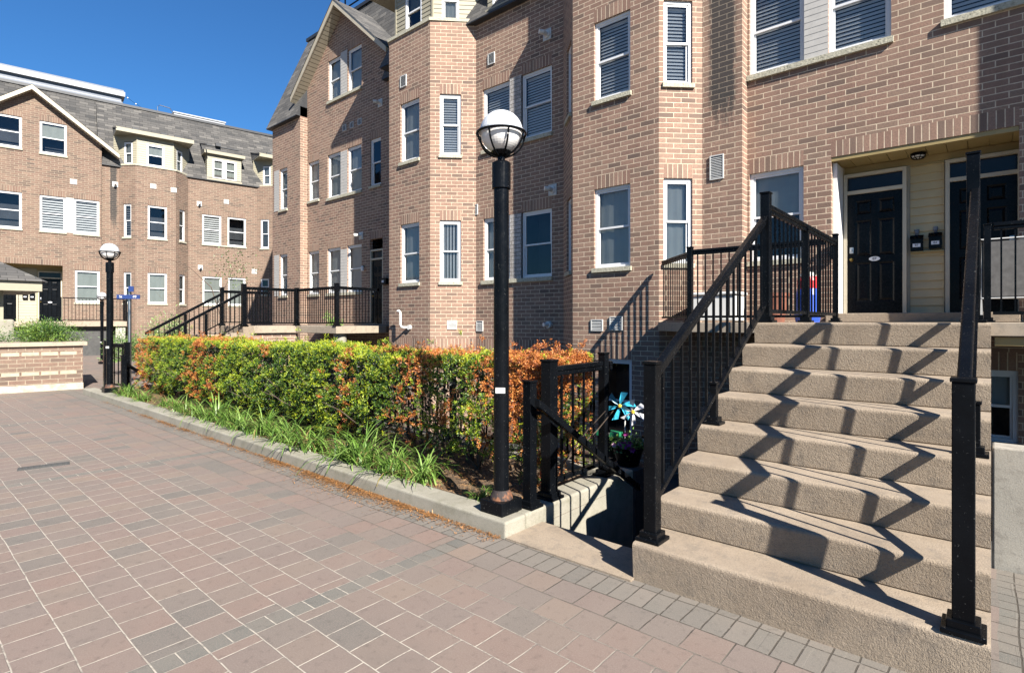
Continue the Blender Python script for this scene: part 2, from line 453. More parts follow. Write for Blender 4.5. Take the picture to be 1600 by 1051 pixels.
# ------------------------------------------------------------ mesh builder
class MB:
    def __init__(s):
        s.V = []; s.F = []; s.Mi = []; s.UV = []; s.S = []
    def face(s, pts, m=0, uv=None, smooth=False):
        i = len(s.V)
        s.V += [tuple(p) for p in pts]
        s.F.append(tuple(range(i, i + len(pts))))
        s.Mi.append(m); s.UV.append(uv); s.S.append(smooth)
    def box(s, x0, x1, y0, y1, z0, z1, m=0):
        P = [(x0, y0, z0), (x1, y0, z0), (x1, y1, z0), (x0, y1, z0), (x0, y0, z1), (x1, y0, z1), (x1, y1, z1), (x0, y1, z1)]
        for f in ((0, 3, 2, 1), (4, 5, 6, 7), (0, 1, 5, 4), (1, 2, 6, 5), (2, 3, 7, 6), (3, 0, 4, 7)):
            s.face([P[k] for k in f], m)
    def hexa(s, P, m=0):
        for f in ((0, 3, 2, 1), (4, 5, 6, 7), (0, 1, 5, 4), (1, 2, 6, 5), (2, 3, 7, 6), (3, 0, 4, 7)):
            s.face([P[k] for k in f], m)
    def bar(s, A, B, wd, h, m=0, z0=None):
        """straight bar, wide wd sideways, h tall; ends cut upright"""
        A = Vector(A); B = Vector(B)
        d2 = Vector((B.x - A.x, B.y - A.y, 0))
        n = Vector((-d2.y, d2.x, 0)).normalized() * wd / 2
        u = Vector((0, 0, h / 2))
        s.hexa([A - n - u, A + n - u, B + n - u, B - n - u, A - n + u, A + n + u, B + n + u, B - n + u], m)
    def prism(s, poly, z0, z1, m=0, mtop=None):
        """poly counter-clockwise seen from above"""
        n = len(poly)
        s.face([(x, y, z1) for x, y in poly], m if mtop is None else mtop)
        s.face([(x, y, z0) for x, y in reversed(poly)], m)
        for i in range(n):
            a, b = poly[i], poly[(i + 1) % n]
            s.face([(a[0], a[1], z0), (b[0], b[1], z0), (b[0], b[1], z1), (a[0], a[1], z1)], m)
    def extrude_x(s, prof, x0, x1, m=0, smooth_ids=()):
        """prof: list of (y, z) going round"""
        n = len(prof)
        s.face([(x0, y, z) for y, z in prof], m)
        s.face([(x1, y, z) for y, z in reversed(prof)], m)
        for i in range(n):
            a, b = prof[i], prof[(i + 1) % n]
            s.face([(x0, a[0], a[1]), (x1, a[0], a[1]), (x1, b[0], b[1]), (x0, b[0], b[1])][::-1], m)
    def tube(s, pts, r, seg=10, m=0, caps=True):
        pts = [Vector(p) for p in pts]
        rs = r if isinstance(r, (list, tuple)) else [r] * len(pts)
        rings = []
        for i, p in enumerate(pts):
            t = (pts[min(i + 1, len(pts) - 1)] - pts[max(i - 1, 0)]).normalized()
            ref = Vector((0, 0, 1)) if abs(t.z) < 0.95 else Vector((1, 0, 0))
            a = t.cross(ref).normalized(); b = t.cross(a)
            rings.append([p + (a * math.cos(2 * math.pi * k / seg) + b * math.sin(2 * math.pi * k / seg)) * rs[i] for k in range(seg)])
        for i in range(len(rings) - 1):
            for k in range(seg):
                k2 = (k + 1) % seg
                s.face([rings[i][k], rings[i + 1][k], rings[i + 1][k2], rings[i][k2]], m, smooth=True)
        if caps:
            s.face(rings[0], m); s.face(rings[-1][::-1], m)
    def lathe(s, prof, seg=32, m=0, c=(0, 0), z=0.0):
        """prof: (r, z) from bottom to top"""
        for i in range(len(prof) - 1):
            (r0, z0), (r1, z1) = prof[i], prof[i + 1]
            for k in range(seg):
                a0, a1 = 2 * math.pi * k / seg, 2 * math.pi * (k + 1) / seg
                P = [(c[0] + r0 * math.cos(a0), c[1] + r0 * math.sin(a0), z + z0), (c[0] + r0 * math.cos(a1), c[1] + r0 * math.sin(a1), z + z0),
                     (c[0] + r1 * math.cos(a1), c[1] + r1 * math.sin(a1), z + z1), (c[0] + r1 * math.cos(a0), c[1] + r1 * math.sin(a0), z + z1)]
                if r0 < 1e-6: P = [P[0], P[2], P[3]]
                elif r1 < 1e-6: P = [P[0], P[1], P[2]]
                s.face(P, m, smooth=True)
    def mesh(s, name, mats, merge=False):
        me = bpy.data.meshes.new(name)
        me.from_pydata(s.V, [], s.F)
        for mt in mats:
            me.materials.append(mt)
        me.polygons.foreach_set('material_index', s.Mi)
        me.polygons.foreach_set('use_smooth', s.S)
        uvl = me.uv_layers.new(name='UVMap').data
        for i, pl in enumerate(me.polygons):
            uv = s.UV[i]
            if uv is None:
                n = pl.normal
                if abs(n.z) > 0.9:
                    uv = [(s.V[k][0], s.V[k][1]) for k in s.F[i]]
                else:
                    t = Vector((-n.y, n.x, 0)).normalized()
                    b = n.cross(t)
                    if b.z < 0: b = -b
                    k0 = b.z if b.z > 1e-6 else 1
                    uv = [(s.V[k][0] * t.x + s.V[k][1] * t.y, Vector(s.V[k]).dot(b)) for k in s.F[i]]
            for j, li in enumerate(pl.loop_indices):
                uvl[li].uv = uv[j]
        if merge:
            bm = bmesh.new(); bm.from_mesh(me)
            bmesh.ops.remove_doubles(bm, verts=bm.verts, dist=1e-5)
            bm.to_mesh(me); bm.free()
        me.update()
        return me

def tag(o, label=None, cat=None, group=None, kind=None):
    if label: o['label'] = label
    if cat: o['category'] = cat
    if group: o['group'] = group
    if kind: o['kind'] = kind
    return o

def empty(name, loc=(0, 0, 0), rz=0.0, **kw):
    o = bpy.data.objects.new(name, None)
    o.empty_display_size = 0.2
    C.objects.link(o)
    o.location = loc
    o.rotation_euler = (0, 0, rz)
    tag(o, **kw)
    return o

def put(name, me, parent=None, loc=(0, 0, 0), rz=0.0, **kw):
    o = bpy.data.objects.new(name, me)
    C.objects.link(o)
    if parent is not None: o.parent = parent
    o.location = loc
    o.rotation_euler = (0, 0, rz)
    tag(o, **kw)
    return o

def obj(name, mb, mats, parent=None, loc=(0, 0, 0), rz=0.0, bevel=None, seg=2, merge=False, **kw):
    if not isinstance(mats, (list, tuple)): mats = [mats]
    o = put(name, mb.mesh(name, mats, merge=merge or bool(bevel)), parent, loc, rz, **kw)
    if bevel: add_bevel(o, bevel, seg)
    return o

def add_bevel(o, wd, seg=2):
    md = o.modifiers.new('bevel', 'BEVEL')
    md.width = wd; md.segments = seg; md.limit_method = 'ANGLE'; md.angle_limit = R(40)
    md.harden_normals = False

def copy_tree(o, loc=None, rz=None, label=None):
    def rec(a, par):
        c = a.copy()
        C.objects.link(c)
        c.parent = par
        for ch in [x for x in kids.get(a.name, [])]:
            rec(ch, c)
        return c
    kids = {}
    for x in bpy.data.objects:
        if x.parent: kids.setdefault(x.parent.name, []).append(x)
    c = rec(o, None)
    if loc is not None: c.location = loc
    if rz is not None: c.rotation_euler = (0, 0, rz)
    if label: c['label'] = label
    return c

# ------------------------------------------------------------ wall with openings
def clip(poly, a, b, c):
    """keep a*x+b*z<=c"""
    out = []
    for i in range(len(poly)):
        p, q = poly[i], poly[(i + 1) % len(poly)]
        fp, fq = a * p[0] + b * p[1] - c, a * q[0] + b * q[1] - c
        if fp <= 0: out.append(p)
        if fp * fq < 0:
            t = fp / (fp - fq)
            out.append((p[0] + (q[0] - p[0]) * t, p[1] + (q[1] - p[1]) * t))
    return out

def wall(mb, p0, p1, z0, z1, ops=(), mi=0, ms=1, reveal=0.11, clips=(), bands=(), sold=0.245):
    """ops: (s0, s1, z0, z1[, soldier?]) measured along the wall from p0"""
    L = math.dist(p0, p1)
    dx, dy = (p1[0] - p0[0]) / L, (p1[1] - p0[1]) / L
    nx, ny = -dy, dx           # into the wall
    xs = {0.0, L}; zs = {z0, z1}
    S = []
    for o in ops:
        xs |= {o[0], o[1]}; zs |= {o[2], o[3]}
        if len(o) < 5 or o[4]:
            S.append((o[0], o[1], o[3], o[3] + sold)); zs.add(o[3] + sold)
    for b in bands:            # (s0, s1, z0, z1)
        S.append(b); xs |= {b[0], b[1]}; zs |= {b[2], b[3]}
    xs = sorted(x for x in xs if -1e-6 <= x <= L + 1e-6); zs = sorted(z for z in zs if z0 - 1e-6 <= z <= z1 + 1e-6)
    P = lambda s, z, dep=0: (p0[0] + dx * s + nx * dep, p0[1] + dy * s + ny * dep, z)
    for i in range(len(xs) - 1):
        for j in range(len(zs) - 1):
            a, b, c, e = xs[i], xs[i + 1], zs[j], zs[j + 1]
            cx, cz = (a + b) / 2, (c + e) / 2
            if b - a < 1e-5 or e - c < 1e-5: continue
            if any(o[0] < cx < o[1] and o[2] < cz < o[3] for o in ops): continue
            poly = [(a, c), (b, c), (b, e), (a, e)]
            for cl in clips:
                poly = clip(poly, *cl)
                if len(poly) < 3: break
            if len(poly) < 3: continue
            sol = next((q for q in S if q[0] < cx < q[1] and q[2] < cz < q[3]), None)
            if sol:
                mb.face([P(s, z) for s, z in poly], ms, [(z - sol[2] + 0.05, s - sol[0]) for s, z in poly])
            else:
                mb.face([P(s, z) for s, z in poly], mi, [(s, z) for s, z in poly])
    for o in ops:
        a, b, c, e = o[:4]
        r = reveal
        mb.face([P(a, c), P(a, e), P(a, e, r), P(a, c, r)], mi, [(0, c), (0, e), (r, e), (r, c)])
        mb.face([P(b, e), P(b, c), P(b, c, r), P(b, e, r)], mi, [(0, e), (0, c), (r, c), (r, e)])
        mb.face([P(a, e), P(b, e), P(b, e, r), P(a, e, r)], ms, [(0, a), (0, b), (r, b), (r, a)])
        mb.face([P(b, c), P(a, c), P(a, c, r), P(b, c, r)], mi, [(b, 0), (a, 0), (a, r), (b, r)])

# ------------------------------------------------------------ windows
_wc = {}
def wmesh(kind, w_, h_, extra=None):
    key = (kind, round(w_, 3), round(h_, 3), extra)
    if key in _wc: return _wc[key]
    b = MB()
    fw = 0.052 if w_ > 0.45 else 0.045
    if kind == 'frame':
        y0, y1 = 0.045, 0.13
        b.box(0, fw, y0, y1, 0, h_); b.box(w_ - fw, w_, y0, y1, 0, h_)
        b.box(fw, w_ - fw, y0, y1, 0, fw); b.box(fw, w_ - fw, y0, y1, h_ - fw, h_)
        m_ = h_ * 0.5
        s = 0.03
        for (ya, za, zb) in ((0.062, m_ - 0.018, h_ - fw), (0.088, fw, m_ + 0.02)):
            x0, x1 = fw, w_ - fw
            b.box(x0, x0 + s, ya, ya + 0.026, za, zb); b.box(x1 - s, x1, ya, ya + 0.026, za, zb)
            b.box(x0 + s, x1 - s, ya, ya + 0.026, za, za + 0.036); b.box(x0 + s, x1 - s, ya, ya + 0.026, zb - 0.036, zb)
        me = b.mesh('window_frame', [M['white']])
    elif kind == 'glass':
        m_ = h_ * 0.5
        for ya, za, zb in ((0.074, m_, h_ - fw - 0.03), (0.10, fw + 0.03, m_ - 0.01)):
            b.face([(fw + 0.02, ya, za), (w_ - fw - 0.02, ya, za), (w_ - fw - 0.02, ya, zb), (fw + 0.02, ya, zb)])
        me = b.mesh('glass', [M['glass']])
    elif kind == 'sill':
        e = 0.03
        b.box(-e, w_ + e, -0.05, 0.06, -0.075, 0.004)
        me = b.mesh('sill', [M['sill']])
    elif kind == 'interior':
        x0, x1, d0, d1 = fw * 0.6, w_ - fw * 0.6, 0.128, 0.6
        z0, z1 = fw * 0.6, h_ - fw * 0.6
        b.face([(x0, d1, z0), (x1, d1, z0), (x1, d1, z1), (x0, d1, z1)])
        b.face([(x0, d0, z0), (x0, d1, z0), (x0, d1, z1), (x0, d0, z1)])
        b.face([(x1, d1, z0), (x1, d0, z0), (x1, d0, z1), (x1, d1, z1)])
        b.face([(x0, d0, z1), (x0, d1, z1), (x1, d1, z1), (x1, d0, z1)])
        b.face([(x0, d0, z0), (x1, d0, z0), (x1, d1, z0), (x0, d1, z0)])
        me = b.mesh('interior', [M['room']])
    elif kind == 'blind':
        z = h_ - fw - 0.03
        zmin = fw + 0.02 if not extra else extra
        x0, x1 = fw + 0.012, w_ - fw - 0.012
        b.box(x0, x1, 0.135, 0.17, z - 0.03, z)
        z -= 0.04
        pitch = 0.062
        while z > zmin:
            b.face([(x0, 0.140, z - 0.028), (x1, 0.140, z - 0.028), (x1, 0.168, z + 0.026), (x0, 0.168, z + 0.026)])
            b.face([(x0, 0.168, z + 0.029), (x1, 0.168, z + 0.029), (x1, 0.140, z - 0.025), (x0, 0.140, z - 0.025)])
            z -= pitch
        me = b.mesh('blind', [M['blind']])
    elif kind == 'vertical_blind':
        x = fw + 0.03
        while x < w_ - fw - 0.06:
            b.box(x, x + 0.05, 0.14, 0.146, fw + 0.02, h_ - fw - 0.01)
            x += 0.078
        b.box(fw, w_ - fw, 0.13, 0.16, h_ - fw - 0.04, h_ - fw)
        me = b.mesh('vertical_blind', [M['plastic_white']])
    elif kind == 'shutter':
        x0, x1 = fw + 0.01, w_ - fw - 0.01; z = fw + 0.06
        while z < h_ - fw - 0.04:
            b.hexa([(x0, 0.135, z), (x1, 0.135, z), (x1, 0.155, z), (x0, 0.155, z), (x0, 0.135, z + 0.06), (x1, 0.135, z + 0.06), (x1, 0.155, z + 0.06), (x0, 0.155, z + 0.06)]); z += 0.11
        me = b.mesh('shutter', [M['shutter']])
    elif kind in ('shade', 'shade_far'):
        zb = fw + 0.01 if not extra else h_ * extra
        x0, x1 = fw + 0.01, w_ - fw - 0.01
        n = 14
        for i in range(n):
            a, c = x0 + (x1 - x0) * i / n, x0 + (x1 - x0) * (i + 1) / n
            ya = 0.15 + 0.006 * math.sin(i * 1.3); yb = 0.15 + 0.006 * math.sin((i + 1) * 1.3)
            b.face([(a, ya, zb), (c, yb, zb), (c, yb, h_ - fw - 0.02), (a, ya, h_ - fw - 0.02)], smooth=True)
        me = b.mesh('shade', [M['shade_far' if kind == 'shade_far' else 'shade']])
    _wc[key] = me
    return me

def window(parent, p, ang, w_, h_, cover='blind', sill=True, label=None):
    """p = lower left corner of the opening (x, y, z); ang = direction of the wall"""
    fr = put('window', wmesh('frame', w_, h_), parent, p, ang)
    put('glass', wmesh('glass', w_, h_), fr)
    put('interior', wmesh('interior', w_, h_), fr)
    if sill: 
        s_ = put('sill', wmesh('sill', w_, h_), fr)
    if cover == 'blind': put('blind', wmesh('blind', w_, h_), fr)
    elif cover == 'halfblind': put('blind', wmesh('blind', w_, h_, h_ * 0.45), fr)
    elif cover == 'vertical': put('vertical_blind', wmesh('vertical_blind', w_, h_), fr)
    elif cover == 'shade': put('shade', wmesh('shade', w_, h_), fr)
    elif cover == 'shutter': put('shutter', wmesh('shutter', w_, h_), fr)
    elif cover == 'shade_far': put('shade', wmesh('shade_far', w_, h_), fr)
    elif cover == 'halfshade_far': put('shade', wmesh('shade_far', w_, h_, 0.52), fr)
    elif cover == 'halfshade': put('shade', wmesh('shade', w_, h_, 0.52), fr)
    if label: fr['label'] = label
    return fr

def wall_set(parent, mb, p0, p1, z0, z1, wins, extra_ops=(), **kw):
    """wins: (s0, s1, z0, z1, cover[, sill]) -> openings plus window parts"""
    L = math.dist(p0, p1); ang = math.atan2(p1[1] - p0[1], p1[0] - p0[0])
    ops = [(a, b, c, e) for a, b, c, e, *_ in wins] + list(extra_ops)
    wall(mb, p0, p1, z0, z1, ops, **kw)
    for a, b, c, e, cov, *r in wins:
        p = (p0[0] + math.cos(ang) * a, p0[1] + math.sin(ang) * a, c)
        window(parent, p, ang, b - a, e - c, cov, sill=(r[0] if r else True))

def siding(parent, name, p0, p1, z0, z1, mat, pitch=0.105, holes=(), lap=0.014, top_clip=None):
    """clapboards: each course leans out at its foot"""
    L = math.dist(p0, p1)
    dx, dy = (p1[0] - p0[0]) / L, (p1[1] - p0[1]) / L
    nx, ny = dy, -dx            # outwards
    b = MB()
    z = z0
    while z < z1 - 1e-4:
        zt = min(z + pitch, z1)
        segs = [(0, L)]
        for (a, c, ha, hb) in holes:
            if ha < (z + zt) / 2 < hb:
                ns = []
                for s0, s1 in segs:
                    if a > s0: ns.append((s0, min(a, s1)))
                    if c < s1: ns.append((max(c, s0), s1))
                segs = [q for q in ns if q[1] - q[0] > 1e-4]
        for s0, s1 in segs:
            P = lambda s, dz, out: (p0[0] + dx * s + nx * out, p0[1] + dy * s + ny * out, dz)
            b.face([P(s0, z, lap), P(s1, z, lap), P(s1, zt, 0.002), P(s0, zt, 0.002)])
            b.face([P(s0, z, -0.002), P(s1, z, -0.002), P(s1, z, lap), P(s0, z, lap)])
        z = zt
    return obj(name, b, mat, parent)

_vc = {}
def vent(parent, x, z, w_, h_, y, ang=0.0, mat='metal', name='vent'):
    key = (w_, h_, mat)
    if key not in _vc:
        b = MB()
        f = 0.018
        b.box(0, f, -0.025, 0.01, 0, h_); b.box(w_ - f, w_, -0.025, 0.01, 0, h_)
        b.box(f, w_ - f, -0.025, 0.01, 0, f); b.box(f, w_ - f, -0.025, 0.01, h_ - f, h_)
        b.box(f, w_ - f, -0.003, 0.004, f, h_ - f, 1)
        k = f + 0.01
        while k < h_ - f - 0.02:
            b.hexa([(f, -0.022, k), (w_ - f, -0.022, k), (w_ - f, -0.003, k + 0.014), (f, -0.003, k + 0.014),
                    (f, -0.022, k + 0.005), (w_ - f, -0.022, k + 0.005), (w_ - f, -0.003, k + 0.019), (f, -0.003, k + 0.019)])
            k += 0.028
        _vc[key] = b.mesh('vent', [M[mat], M['pargrey']])
    return put(name, _vc[key], parent, (x, y, z), ang)

_fl = {}
def flue(parent, x, z, y, ang=0.0, r=0.05, ln=0.17):
    """side-wall exhaust: square plate and a stub pipe"""
    if 'f' not in _fl:
        b = MB()
        b.box(-0.11, 0.11, -0.02, 0.0, -0.12, 0.12)
        _fl['f'] = b.mesh('exhaust_plate', [M['metal']])
        b = MB()
        b.tube([(0, -0.02, 0), (0, -ln, -0.0), (-0.05, -ln - 0.07, 0.0)], r, 14, 0)
        b.tube([(0, -0.02, 0), (0, -0.045, 0)], r + 0.03, 14, 0)
        _fl['p'] = b.mesh('pipe', [M['pvc']])
    o = put('exhaust_plate', _fl['f'], parent, (x, y, z), ang)
    put('pipe', _fl['p'], o)
    return o

def text_mesh(txt, size, mat, depth=0.001):
    cu = bpy.data.curves.new('t', 'FONT')
    cu.body = txt; cu.size = size; cu.extrude = depth; cu.align_x = 'CENTER'; cu.align_y = 'CENTER'
    o = bpy.data.objects.new('t', cu)
    C.objects.link(o)
    dg = bpy.context.evaluated_depsgraph_get()
    me = bpy.data.meshes.new_from_object(o.evaluated_get(dg))
    bpy.data.objects.remove(o)
    bpy.data.curves.remove(cu)
    me.materials.clear(); me.materials.append(mat)
    me.transform(Matrix.Rotation(R(90), 4, 'X'))
    return me

def door_part(parent, x, y, z, w_=0.76, h_=1.93, ang=0.0, transom=0.22, plaque=None, label=None, knob='left'):
    """six-panel door leaf in its frame; the frame is the part, leaf pieces are its sub-parts"""
    b = MB()
    f = 0.05
    H_ = h_ + 0.06 + transom + f
    b.box(-f, 0, -0.02, 0.10, 0, H_); b.box(w_, w_ + f, -0.02, 0.10, 0, H_)
    b.box(0, w_, -0.02, 0.10, h_, h_ + 0.055); b.box(0, w_, -0.02, 0.10, H_ - f, H_)
    fr = obj('door_frame', b, M['trim'], parent, (x, y, z), ang)
    b = MB()
    rails = [0.0, 0.20, 0.82, 0.93, 1.50, 1.60, 1.82, h_]
    st = [0.0, 0.11, w_ / 2 - 0.045, w_ / 2 + 0.045, w_ - 0.11, w_]
    yd = 0.03
    for i in range(5):
        for j in range(7):
            x0, x1, z0, z1 = st[i], st[i + 1], rails[j], rails[j + 1]
            if i in (1, 3) and j in (1, 3, 5):
                q = 0.022
                dp = yd + 0.014
                o_ = [(x0, z0), (x1, z0), (x1, z1), (x0, z1)]
                i_ = [(x0 + q, z0 + q), (x1 - q, z0 + q), (x1 - q, z1 - q), (x0 + q, z1 - q)]
                j_ = [(x0 + 2.3 * q, z0 + 2.3 * q), (x1 - 2.3 * q, z0 + 2.3 * q), (x1 - 2.3 * q, z1 - 2.3 * q), (x0 + 2.3 * q, z1 - 2.3 * q)]
                for k in range(4):
                    k2 = (k + 1) % 4
                    b.face([(o_[k][0], yd, o_[k][1]), (o_[k2][0], yd, o_[k2][1]), (i_[k2][0], dp, i_[k2][1]), (i_[k][0], dp, i_[k][1])])
                    b.face([(i_[k][0], dp, i_[k][1]), (i_[k2][0], dp, i_[k2][1]), (j_[k2][0], yd + 0.004, j_[k2][1]), (j_[k][0], yd + 0.004, j_[k][1])])
                b.face([(p, yd + 0.004, q2) for p, q2 in j_])
            else:
                b.face([(x0, yd, z0), (x1, yd, z0), (x1, yd, z1), (x0, yd, z1)])
    obj('door_leaf', b, M['door'], fr)
    b = MB()
    b.face([(0, 0.05, h_ + 0.055), (w_, 0.05, h_ + 0.055), (w_, 0.05, H_ - f), (0, 0.05, H_ - f)])
    b.box(0, w_, 0.09, 0.11, h_ + 0.055, H_ - f, 1)
    obj('transom_glass', b, [M['doorglass'], M['room']], fr)
    kx = 0.055 if knob == 'left' else w_ - 0.055
    b = MB()
    b.tube([(kx, yd, 0.88), (kx, yd - 0.012, 0.88)], 0.028, 14)
    b.tube([(kx, yd - 0.01, 0.88), (kx, yd - 0.045, 0.88), (kx, yd - 0.06, 0.88)], [0.012, 0.026, 0.016], 14)
    obj('door_knob', b, M['brass'], fr)
    b = MB()
    b.box(kx - 0.03, kx + 0.03, yd - 0.012, yd, 0.98, 1.08)
    b.tube([(kx, yd - 0.012, 1.03), (kx, yd - 0.03, 1.03)], 0.018, 12)
    obj('deadbolt', b, M['steel'], fr, bevel=0.006)
    if plaque:
        b = MB()
        n = 24
        pts = [(w_ / 2 + 0.075 * math.cos(2 * math.pi * k / n), yd - 0.008, 0.875 + 0.036 * math.sin(2 * math.pi * k / n)) for k in range(n)]
        b.face(pts)
        pr = [(p[0], yd, p[2]) for p in pts]
        for k in range(n):
            k2 = (k + 1) % n
            b.face([pts[k2], pts[k], pr[k], pr[k2]])
        obj('number_plate', b, M['label'], fr)
        put('door_number', text_mesh(plaque, 0.055, M['ink']), fr, (w_ / 2, yd - 0.011, 0.875))
    if label: fr['label'] = label
    return fr

# ============================================================ SETTING: ground
g = MB()
T = 0.0
# big sheet with a hole where the sunken yards lie (x -14.4..6, y 3.235..14)
HX0, HX1, HY0, HY1 = -14.6, 6.0, 4.42, 14.0
X0, X1, Y0, Y1 = -160, 160, -160, 160
PX0, PX1, PY0 = -2.50, -1.5, 3.235
g.face([(X0, Y0, 0), (X1, Y0, 0), (X1, PY0, 0), (X0, PY0, 0)])
g.face([(X0, PY0, 0), (PX0, PY0, 0), (PX0, HY0, 0), (X0, HY0, 0)])
g.face([(PX1, PY0, 0), (X1, PY0, 0), (X1, HY0, 0), (PX1, HY0, 0)])
g.face([(X0, HY0, 0), (HX0, HY0, 0), (HX0, HY1, 0), (X0, HY1, 0)])
g.face([(HX1, HY0, 0), (X1, HY0, 0), (X1, HY1, 0), (HX1, HY1, 0)])
g.face([(X0, HY1, 0), (X1, HY1, 0), (X1, Y1, 0), (X0, Y1, 0)])
obj('ground', g, M['paver'], kind='structure')
g = MB()
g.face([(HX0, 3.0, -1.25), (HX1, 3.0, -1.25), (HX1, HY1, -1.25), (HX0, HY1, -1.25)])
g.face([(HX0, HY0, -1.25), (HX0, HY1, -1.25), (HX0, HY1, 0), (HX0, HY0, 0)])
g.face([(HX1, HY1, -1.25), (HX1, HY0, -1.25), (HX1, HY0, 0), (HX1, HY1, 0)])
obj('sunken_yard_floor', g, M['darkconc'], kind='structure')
# threshold slab at the head of the basement stairs
g = MB()
g.box(-2.505, -1.555, 2.83, 3.235, -0.1, 0.012)
obj('pavement', g, M['step'], kind='structure')
# garden bed
g = MB()
nx_, ny_ = 70, 10
for i in range(nx_):
    for j in range(ny_):
        def P(i, j):
            x = -13.95 + (13.95 - 2.7) * i / nx_; y = 3.0 + 1.35 * j / ny_
            return (x, y, 0.075 + 0.025 * math.sin(x * 7 + y * 3) + 0.02 * math.sin(x * 17.0 - y * 11))
        g.face([P(i, j), P(i + 1, j), P(i + 1, j + 1), P(i, j + 1)], smooth=True)
obj('garden_bed', g, M['soil'], kind='structure', merge=True)
# kerb: along the bed, turning in beside the basement stairs, where it becomes the stairwell wall
g = MB()
poly = [(-14.12, 2.83), (-2.505, 2.83), (-2.505, 4.42), (-2.74, 4.42), (-2.74, 3.05), (-13.9, 3.05), (-13.9, 4.42), (-14.12, 4.42)]
g.prism([(-14.12, 2.83), (-2.505, 2.83), (-2.505, 3.05), (-14.12, 3.05)], -0.1, 0.115)
kerb = obj('kerb', g, M['curb'], kind='structure', bevel=0.018, seg=3)
g = MB()
g.box(-2.74, -2.505, 3.052, 4.62, -1.25, 0.117)
obj('stairwell_wall', g, M['curb'], bevel=0.02, seg=3, label='low concrete wall lining the left side of the basement stairwell', cat='wall')
g = MB()
g.box(-14.6, -2.742, 4.42, 4.6, -1.25, 0.10)
obj('retaining_wall', g, M['curb'], label='long concrete retaining wall behind the hedge above the sunken yard', cat='wall')

# ============================================================ near stairs
LZ = 1.478
def stair_profile(v_top, ztop, n, rise, tread, base=-0.02):
    pts = []
    for k in range(n):
        v = v_top - tread * k; z = ztop - rise * k
        zb = z - rise if k < n - 1 else base
        r = 0.022
        if k == 0: pass
        # from tread back to nosing, rounded edge, riser sloping slightly back
        for a in range(0, 5):
            t = R(90) * a / 4
            pts.append((v + r - r * math.sin(t), z - r + r * math.cos(t)))
        pts.append((v + 0.012, zb + 0.008))
        if k < n - 1: pts.append((v + 0.02, zb))
    return pts
def staircase(name, x0, x1, v_top, ztop, n, rise, tread, back_v, label, mat):
    root = empty(name, (0, 0, 0), label=label, cat='stairs')
    p = stair_profile(v_top, ztop, n, rise, tread)
    vb = v_top - tread * (n - 1) + 0.012
    # close: body under the treads
    prof = [(v_top + 0.30, ztop)] + p + [(vb, -0.05), (v_top + 0.30, -0.05 if False else ztop - 0.35)]
    b = MB()
    # side faces as strips per step so that the polygon stays well formed
    k = 0
    outline = prof
    b.extrude_x(outline, x0, x1)
    obj('steps', b, mat, root, merge=False)
    return root
st = staircase('concrete_staircase', -1.56, 0.0, 5.03, LZ, 8, 0.18, 0.31, 5.3,
               'wide tan textured concrete stairs rising to the doors at the right of the photo', M['step'])
b = MB()
b.box(-1.56, 0.0, 5.3285, 7.9, LZ - 0.2, LZ)
obj('walkway_slab', b, M['step'], st)
b = MB()
b.prism([(-3.42, 7.9), (3.9, 7.9), (3.9, 9.795), (-3.62, 9.795), (-3.84, 9.53), (-4.36, 9.0), (-4.36, 8.9)], LZ - 0.15, LZ - 0.002)
obj('porch_slab', b, M['slab'], st, bevel=0.008)
b = MB()
b.box(-1.9, 0.28, 9.45, 10.6, LZ - 0.0, 1.61)
obj('door_step', b, M['step'], st, bevel=0.01)
b = MB()
b.box(0.03, 3.9, 7.95, 8.05, LZ - 0.25, LZ - 0.16)
obj('porch_beam', b, M['soffit'], st)
# parapet to the right of the stairs, and pier walls carrying the walkway
g = MB()
g.box(0.004, 4.0, 4.45, 4.62, -1.25, 0.73)
obj('parapet_wall', g, M['parapet'], bevel=0.012, label='low grey concrete parapet wall right of the stairs above the basement yard', cat='wall')
g = MB()
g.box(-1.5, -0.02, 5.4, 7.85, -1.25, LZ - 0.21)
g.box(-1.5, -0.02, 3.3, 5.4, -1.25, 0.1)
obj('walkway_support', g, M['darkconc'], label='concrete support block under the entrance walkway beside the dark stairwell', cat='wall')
# basement stairs going down between kerb and main stairs
root = empty('basement_stairs', (0, 0, 0), label='narrow dark basement stairs descending between the kerb and the main stairs', cat='stairs')
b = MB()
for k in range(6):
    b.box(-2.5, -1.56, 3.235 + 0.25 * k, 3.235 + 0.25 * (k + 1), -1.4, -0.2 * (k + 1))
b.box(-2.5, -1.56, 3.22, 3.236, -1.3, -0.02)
obj('steps', b, M['darkconc'], root)

